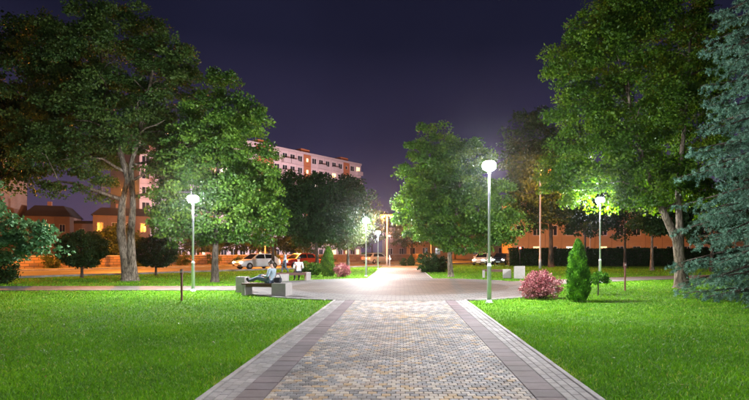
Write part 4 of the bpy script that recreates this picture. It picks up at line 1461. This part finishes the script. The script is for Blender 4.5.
def bin_(x, y, rz, label, w=.38, h=.60):
    root = empty('litter_bin', (x, y, .038), rz); tag(root, label, 'litter bin', 'concrete litter bins beside the benches')
    t = .045
    b = MB()
    b.box(-w / 2, w / 2, -w / 2, -w / 2 + t, 0, h, .006).box(-w / 2, w / 2, w / 2 - t, w / 2, 0, h, .006)
    b.box(-w / 2, -w / 2 + t, -w / 2 + t + .001, w / 2 - t - .001, 0, h - .001).box(w / 2 - t, w / 2, -w / 2 + t + .001, w / 2 - t - .001, 0, h - .001)
    b.build('bin_shell', M['concrete'], root)
    MB().box(-w / 2 + t + .002, w / 2 - t - .002, -w / 2 + t + .002, w / 2 - t - .002, .03, h - .12).build('liner', M['dark_metal'], root)
    return root


bench(-4.83, 18.15, R(-14), 'concrete and wood bench with a seated man, at the plaza edge before the lawn')
bin_(-6.12, 19.45, R(-12), 'square concrete litter bin beside the bench of the man in jeans')
bench(-6.05, 27.25, R(24), 'concrete and wood bench with the seated white-shirted man, behind the other bench', L=2.3, leftpier=1.1, block=.25)
bench(X(507, 30.2) - .58, 30.4, R(-12), 'concrete and wood bench beyond the barberry bush', L=1.7, block=.5, H=.52)
bin_(X(519.5, 29.6), 29.6, R(-20), 'square concrete litter bin behind the barberry bush', w=.58, h=.72)


# ------------------------------------------------------------------ marker posts
def marker(x, y, h, label):
    root = empty('marker_post', (x, y, 0)); tag(root, label, 'post', 'red-brown marker posts on the lawns')
    MB().box(-.028, .028, -.028, .028, -.05, h - .17, .005).build('post', M['post'], root)
    hd = MB().box(-.045, .045, -.04, .04, h - .17, h, .008).build('post_head', M['post'], root)
    MB().box(-.03, .03, -.046, -.0405, h - .12, h - .05).build('face_plate', M['reflector'], hd)


marker(X(181.7, 16.4), 16.4, 1.04, 'thin red-brown marker post on the lawn before the maple lamp')
marker(X(625, 20.6), 20.6, 1.16, 'thin red-brown marker post on the lawn left of the leaning trunk')

# pedestrian traffic light
tl_root = empty('traffic_light', (X(520, 55.8), 55.8, 0)); tag(tl_root, 'traffic light showing red before the dark hedge', 'traffic light')
MB().lathe([(.06, -.02), (.06, 1.5), (.05, 1.55), (.05, 1.62)], 12).build('pole', M['dark_metal'], tl_root)
hs = MB().box(-.14, .14, -.09, .10, 1.60, 2.22, .02).build('housing', M['dark_metal'], tl_root)
M['red_lamp'] = mat('lit_red_signal', (1, .05, .03), .4, emit=((1.0, .03, .02), 60.0))
M['green_off'] = mat('unlit_green_signal', (.01, .04, .02), .3)


def disc_front(r, z, y, m, name, parent):
    vs = [(r * math.cos(2 * math.pi * i / 16), y, z + r * math.sin(2 * math.pi * i / 16)) for i in range(16)]
    vs2 = [(.8 * a, y - .03, z + .8 * (c - z)) for a, b, c in vs]
    return MB().add(vs + vs2, [tuple(16 + i for i in range(16))] + [(i, (i + 1) % 16, 16 + (i + 1) % 16, 16 + i) for i in range(16)]).build(name, m, parent)


disc_front(.10, 2.06, -.0905, M['red_lamp'], 'red_signal', hs)
disc_front(.10, 1.78, -.0905, M['green_off'], 'green_signal', hs)

# ------------------------------------------------------------------ cars
M['glass_car'] = mat('car_glass', (0.012, 0.014, 0.016), 0.08, spec=.6)
M['tyre'] = mat('tyre_rubber', (0.015, 0.015, 0.015), 0.85)
M['rim'] = mat('alloy_rim', (0.42, 0.43, 0.45), 0.35, .7)
M['headlight'] = mat('lit_headlight', (1, 1, .95), .3, emit=((1.0, .88, .66), 420.0))
M['taillight'] = mat('lit_tail_light', (.8, .02, .01), .3, emit=((1.0, .03, .015), 14.0))
M['bumper'] = mat('black_plastic', (.02, .02, .02), .6)
M['plate'] = mat('number_plate', (.6, .6, .58), .5)


def car(x, y, rz, paint, label, lights=True, k=1.0):
    root = empty('car', (x, y, .012), rz); tag(root, label, 'car', 'cars on the street beyond the park')
    S = [(-2.15, .42, .78, .70), (-2.06, .30, .93, .80), (-1.55, .22, .965, .86), (-.7, .20, .94, .875), (.5, .20, .93, .875), (1.0, .20, .90, .87), (1.65, .22, .81, .84), (2.02, .28, .72, .77), (2.14, .38, .62, .66)]
    vs, fs = [], []
    for sx, zb, zt, w in S:
        half = [(w * .55, zb), (w * .92, zb + .02), (w, zb + .14), (w * 1.0, zb + (zt - zb) * .62), (w * .965, zt - .07), (w * .87, zt), (w * .4, zt + .012)]
        ring = [(sx, a, b) for a, b in half] + [(sx, -a, b) for a, b in reversed(half)]
        vs += ring
    n = 14
    for i in range(len(S) - 1):
        for j in range(n):
            q = (j + 1) % n
            fs.append((i * n + j, i * n + n + j, i * n + n + q, i * n + q))
    fs.append(tuple(range(n))); fs.append(tuple(reversed(range((len(S) - 1) * n, len(S) * n))))
    body = MB().add(vs, fs, True).build('body', paint, root)
    # cabin
    C = [(-1.86, .93, .80), (-1.28, 1.40, .62), (-.2, 1.46, .63), (.32, 1.42, .62), (1.12, .90, .80)]
    vs, fs = [], []
    bot = [(-1.86, .80), (-1.28, .82), (-.2, .82), (.32, .82), (1.12, .80)]
    for (sx, zz, tw), (bx, bw) in zip(C, bot):
        vs += [(sx, bw, .88), (sx, tw if 1.0 < zz else bw * .98, zz), (sx, -(tw if 1.0 < zz else bw * .98), zz), (sx, -bw, .88)]
    for i in range(4):
        b = i * 4
        for j in range(3):
            fs.append((b + j, b + j + 1, b + 5 + j, b + 4 + j))
    fs += [(0, 3, 2, 1), (16, 17, 18, 19)]
    cab = MB().add(vs, fs).build('cabin', paint, root)
    def lerp(a, b, t): return tuple(a[i] + (b[i] - a[i]) * t for i in range(3))
    def quad_in(a, b, c, d, m):
        ce = tuple((a[i] + b[i] + c[i] + d[i]) / 4 for i in range(3))
        return [lerp(p, ce, m) for p in (a, b, c, d)]
    MB().panel(quad_in(vs[13], vs[14], vs[18], vs[17], .10), .006).build('windscreen', M['glass_car'], root)
    MB().panel(quad_in(vs[2], vs[1], vs[5], vs[6], .12), .006).build('rear_window', M['glass_car'], root)
    for s in (0, 1):
        f = (lambda p: p) if s == 0 else (lambda p: (p[0], -p[1], p[2]))
        def sd(t, z):          # point on the cabin's side at x = t
            zt_ = np.interp(t, [-1.86, -1.28, -.2, .32, 1.12], [.93, 1.40, 1.46, 1.42, .90])
            return (t, .82 - (.82 - .62) * (z - .88) / (1.45 - .88) + .003, z)
        MB().panel([f(sd(-1.42, .98)), f(sd(-.42, .98)), f(sd(-.42, 1.37)), f(sd(-1.14, 1.34))], .008).build('side_window', M['glass_car'], root)
        MB().panel([f(sd(-.32, .98)), f(sd(.86, .97)), f(sd(.28, 1.34)), f(sd(-.32, 1.37))], .008).build('side_window', M['glass_car'], root)
        sgn = 1 if s == 0 else -1
        MB().box(.72, .86, min(sgn * .86, sgn * 1.02), max(sgn * .86, sgn * 1.02), .93, 1.05, .02).build('wing_mirror', paint, root)
        for wx in (-1.30, 1.32):
            wh = empty('wheel', (wx, sgn * .79, .31)); wh.parent = root
            t = MB().lathe([(.20, -.10), (.30, -.10), (.315, -.06), (.315, .06), (.30, .10), (.20, .10)], 20).build('tyre', M['tyre'], wh)
            t.rotation_euler = (R(90), 0, 0)
            rm = MB().lathe([(.02, -.104), (.10, -.106), (.19, -.096), (.205, -.09), (.205, .09), (.19, .096), (.10, .106), (.02, .104)], 16).build('rim', M['rim'], wh)
            rm.rotation_euler = (R(90), 0, 0)
        MB().box(1.99, 2.13, min(sgn * .42, sgn * .70), max(sgn * .42, sgn * .70), .56, .69, .02).build('headlight', M['headlight'] if lights else M['reflector'], root)
        MB().box(-2.15, -2.03, min(sgn * .48, sgn * .74), max(sgn * .48, sgn * .74), .68, .82, .02).build('tail_light', M['taillight'] if lights else M['plate'], root)
    MB().box(2.02, 2.19, -.66, .66, .30, .44, .03).build('bumper', M['bumper'], root)
    MB().box(-2.20, -2.02, -.70, .70, .34, .48, .03).build('bumper', M['bumper'], root)
    MB().box(2.191, 2.199, -.24, .24, .33, .42).build('number_plate', M['plate'], root)
    MB().box(2.05, 2.155, -.34, .34, .47, .56, .01).build('grille', M['bumper'], root)
    return root


M['paint_red'] = mat('red_car_paint', (.30, .02, .015), .25, spec=.6)
M['paint_white'] = mat('white_car_paint', (.70, .70, .70), .25, spec=.6)
M['paint_silver'] = mat('silver_car_paint', (.40, .41, .43), .28, .5)
M['paint_blue'] = mat('blue_car_paint', (.03, .05, .16), .25, spec=.6)
M['paint_dark'] = mat('dark_car_paint', (.03, .03, .035), .22, spec=.6)
a_u = math.atan2(U[1], U[0])
for t, o_, rev, pm, lab in (
        (-17.0, 3.2, True, 'paint_white', 'white car with bright headlights passing behind the man in jeans'),
        (-12.0, 3.2, True, 'paint_red', 'red car on the street behind the low green shrubs'),
        (6.0, 9.4, False, 'paint_silver', 'silver car on the street at the end of the far path')):
    x_, y_ = st(t, o_)
    car(x_, y_, a_u + (math.pi if rev else 0), M[pm], lab)
car(X(484, 61), 61.5, R(-115), M['paint_white'], 'white parked car with lit headlights behind the broad maple')
car(X(503, 62), 63.0, R(-112), M['paint_dark'], 'dark parked car with lit headlights next to the white one')

# ------------------------------------------------------------------ people
M['skin'] = mat('skin', (.45, .26, .19), .55)
M['hair'] = mat('dark_hair', (.03, .02, .015), .6)
M['jeans'] = mat('blue_jeans', (.075, .105, .165), .8, noise=(30, .3, (.12, .16, .23)))
M['shirt_blue'] = mat('pale_blue_shirt', (.33, .40, .46), .8, noise=(18, .15, (.22, .30, .36)))
M['shirt_white'] = mat('white_shirt', (.70, .70, .72), .8)
M['trouser_dark'] = mat('dark_trousers', (.03, .03, .04), .8)
M['shoe'] = mat('dark_shoes', (.03, .025, .022), .5)
M['shirt_lav'] = mat('lavender_shirt', (.42, .46, .60), .8)


def skin_mesh(name, joints, edges, m, parent, sub=1):
    """continuous surface grown on a joint skeleton: joints = [(x,y,z,r)]"""
    me = bpy.data.meshes.new(name)
    me.from_pydata([j[:3] for j in joints], edges, [])
    o = link(name, me, parent)
    sk = o.modifiers.new('skin', 'SKIN')
    sk.use_smooth_shade = True
    lay = me.skin_vertices[0].data if me.skin_vertices else None
    if lay is None:
        bpy.context.view_layer.objects.active = o
    for i, j in enumerate(joints):
        r = j[3]
        me.skin_vertices[0].data[i].radius = (r, r) if not isinstance(r, tuple) else r
        me.skin_vertices[0].data[i].use_root = i == 0
    sb = o.modifiers.new('sub', 'SUBSURF'); sb.levels = sub; sb.render_levels = sub
    me.materials.append(m)
    return o


def limb_chain(J, E, parent_i, pts):
    for p in pts:
        J.append(p); E.append((parent_i, len(J) - 1)); parent_i = len(J) - 1
    return parent_i


def hand(parent, wrist, fwd, curl, side, name='hand'):
    """palm, four fingers of different lengths bent at the knuckle, thumb from the palm's side"""
    w, f = np.array(wrist, float), np.array(fwd, float); f /= np.linalg.norm(f)
    c = np.array(curl, float); c -= f * np.dot(c, f); c /= np.linalg.norm(c)
    s = np.cross(f, c) * side
    mb = MB()
    mb.tube([w - f * .02, w + f * .035, w + f * .085], [.026, .036, .034], 8)
    for i, L in enumerate((.070, .078, .072, .056)):
        b = w + f * .075 + s * (.028 - .019 * i)
        mb.tube([b, b + f * L * .5 + c * .006, b + f * L * .8 + c * .028, b + f * L * .85 + c * .05], [.0095, .009, .008, .0065], 6)
    b = w + f * .03 + s * .03
    mb.tube([b, b + f * .025 + s * .025 + c * .008, b + f * .05 + s * .03 + c * .03], [.012, .0105, .008], 6)
    mb.build(name, M['skin'], parent)


def person(loc, rz, label, pose, shirt, trousers, group=None):
    """pose: dict of joints (x, y, z); faces -x locally"""
    root = empty('person', loc, rz); tag(root, label, 'person', group)
    p = pose
    J, E = [(*p['pelvis'], .125)], []
    ch = limb_chain(J, E, 0, [(*p['waist'], .115), (*p['chest'], .135), (*p['collar'], .085)])
    chest_i = 2
    limb_chain(J, E, ch, [(*p['neck'], .050), (*p['head'], .082), (*p['top'], .078)])
    for k in (0, 1):
        s = 'lr'[k]
        limb_chain(J, E, chest_i, [(*p['sh' + s], .056), (*p['el' + s], .041), (*p['wr' + s], .029)])
        limb_chain(J, E, 0, [(*p['hip' + s], .088), (*p['kn' + s], .058), (*p['an' + s], .038), (*p['to' + s], .030)])
    skin_mesh('body', J, E, M['skin'], root, 2)
    # shirt
    J, E = [(*p['waist'], .128), (*p['chest'], .150), (*p['collar'], .092)], [(0, 1), (1, 2)]
    lo = tuple(np.array(p['pelvis']) * .8 + np.array(p['waist']) * .2)
    J.append((*lo, .138)); E.append((0, 3))
    for s in 'lr':
        wr = tuple(np.array(p['el' + s]) * .25 + np.array(p['wr' + s]) * .75)
        limb_chain(J, E, 1, [(*p['sh' + s], .068), (*p['el' + s], .053), (*wr, .042)])
    skin_mesh('shirt', J, E, shirt, root, 2)
    # trousers
    J, E = [(*p['pelvis'], .136)], []
    for s in 'lr':
        limb_chain(J, E, 0, [(*p['hip' + s], .100), (*p['kn' + s], .073), (*p['an' + s], .055)])
    skin_mesh('trousers', J, E, trousers, root, 2)
    for s, sg in (('l', 1), ('r', -1)):
        a, t = np.array(p['an' + s]), np.array(p['to' + s])
        d = t - a
        MB().tube([a - d * .25, a + d * .3, t, t + d * .18], [.046, .050, .046, .022], 8).build('shoe', M['shoe'], root)
        f = np.array(p['wr' + s]) - np.array(p['el' + s])
        hand(root, p['wr' + s], f, (-.3, 0, -1) if abs(f[2]) < .2 else (-1, 0, 0), sg)
    # hair cap and face
    h, t = np.array(p['head']), np.array(p['top'])
    up = (t - h) / np.linalg.norm(t - h)
    g = random.Random(3)
    mb = MB()
    mb.tube([h + up * .005 + np.array((.038, 0, 0)), h + up * .06 + np.array((.022, 0, 0)), t + up * .045 + np.array((.010, 0, 0)), t + up * .075], [.072, .090, .076, .03], 12)
    mb.build('hair', M['hair'], root)
    fc = MB()
    fc.tube([h + up * .045 + np.array((-.075, 0, 0)), h + up * .01 + np.array((-.105, 0, 0)), h + up * .002 + np.array((-.08, 0, 0))], [.008, .014, .010], 6)
    for sg in (-1, 1):
        fc.tube([h + up * .02 + np.array((.0, sg * .078, 0)), h + up * .05 + np.array((.008, sg * .090, 0))], [.012, .014], 6)
    fc.build('nose_and_ears', M['skin'], root)
    for sg in (-1, 1):
        e = h + up * .05 + np.array((-.076, sg * .030, 0))
        MB().lathe([(.003, -.008), (.009, -.003), (.009, .003), (.003, .008)], 8, e[0], e[1]).build('eye', M['hair'], root).location = (0, 0, e[2])
    return root


sit_side = dict(pelvis=(0, 0, .60), waist=(.05, 0, .73), chest=(.09, 0, .90), collar=(.09, 0, 1.01), neck=(.07, 0, 1.07), head=(.035, 0, 1.15), top=(.02, 0, 1.22),
                shl=(.09, .19, .96), ell=(.05, .26, .73), wrl=(-.19, .12, .76), shr=(.09, -.19, .96), elr=(.05, -.26, .73), wrr=(-.19, -.10, .74),
                hipl=(-.04, .10, .59), knl=(-.42, .12, .74), anl=(-.74, .09, .545), tol=(-.83, .09, .63), hipr=(-.04, -.10, .59), knr=(-.44, -.13, .66), anr=(-.80, -.08, .545), tor=(-.88, -.09, .64))
person((-4.72, 18.12, 0), R(-14), 'man in pale blue shirt and jeans, legs stretched along the bench', sit_side, M['shirt_blue'], M['jeans'])
sit = dict(pelvis=(.02, 0, .59), waist=(.04, 0, .72), chest=(.03, 0, .92), collar=(.02, 0, 1.03), neck=(.01, 0, 1.10), head=(-.01, 0, 1.19), top=(-.015, 0, 1.27),
           shl=(.03, .19, .99), ell=(-.02, .25, .74), wrl=(-.25, .16, .68), shr=(.03, -.19, .99), elr=(-.02, -.25, .74), wrr=(-.25, -.16, .68),
           hipl=(-.03, .10, .57), knl=(-.42, .12, .55), anl=(-.44, .12, .13), tol=(-.58, .12, .075), hipr=(-.03, -.10, .57), knr=(-.42, -.12, .55), anr=(-.46, -.12, .13), tor=(-.60, -.13, .075))
person((-5.55, 27.35, 0), R(-66), 'man in white shirt sitting on the farther bench with his back turned', sit, M['shirt_white'], M['trouser_dark'])
walk = dict(pelvis=(0, 0, .93), waist=(-.01, 0, 1.08), chest=(-.02, 0, 1.28), collar=(-.025, 0, 1.40), neck=(-.03, 0, 1.47), head=(-.045, 0, 1.56), top=(-.05, 0, 1.64),
            shl=(-.02, .19, 1.36), ell=(.10, .24, 1.12), wrl=(-.02, .25, .90), shr=(-.02, -.19, 1.36), elr=(-.02, -.25, 1.10), wrr=(-.18, -.22, .92),
            hipl=(0, .10, .90), knl=(-.18, .10, .50), anl=(-.22, .10, .085), tol=(-.36, .10, .045), hipr=(0, -.10, .90), knr=(.02, -.10, .48), anr=(.24, -.10, .12), tor=(.12, -.10, .045))
person((X(285, 37.5), 37.5, 0), R(20), 'person in lavender shirt walking on the grass behind the benches', walk, M['shirt_lav'], M['jeans'])
# the bag beside the first man
bag = empty('shoulder_bag', (-4.42, 18.1, .488), R(-14)); tag(bag, 'small dark shoulder bag on the bench behind the man in jeans', 'bag')
MB().box(-.13, .13, -.08, .08, 0, .19, .03).build('bag_body', M['trouser_dark'], bag)
MB().tube([(-.11, 0, .18), (-.06, 0, .30), (.06, 0, .30), (.11, 0, .18)], .012, 6).build('strap', M['trouser_dark'], bag)
tris = sum(len(o.data.polygons) for o in sc.objects if o.type == 'MESH')
print('objects', len(sc.objects), 'faces', tris)

# ------------------------------------------------------------------ thin haze added to imitate lens glow round the lamps
hz = MB().box(-150, 150, -8, 190, -1.1, 31.0).build('haze', None)
hz.data.materials.clear()
hm = bpy.data.materials.new('haze_air')
hm.use_nodes = True
hn = hm.node_tree.nodes
hn.remove(hn['Principled BSDF'])
pv = hn.new('ShaderNodeVolumePrincipled')
pv.inputs['Color'].default_value = (0.9, 0.92, 0.95, 1)
pv.inputs['Density'].default_value = 0.00018
pv.inputs['Anisotropy'].default_value = 0.95
hm.node_tree.links.new(pv.outputs[0], hn['Material Output'].inputs['Volume'])
hz.data.materials.append(hm)
tag(hz, 'thin night haze glowing round the lamps', 'haze', kind='stuff')
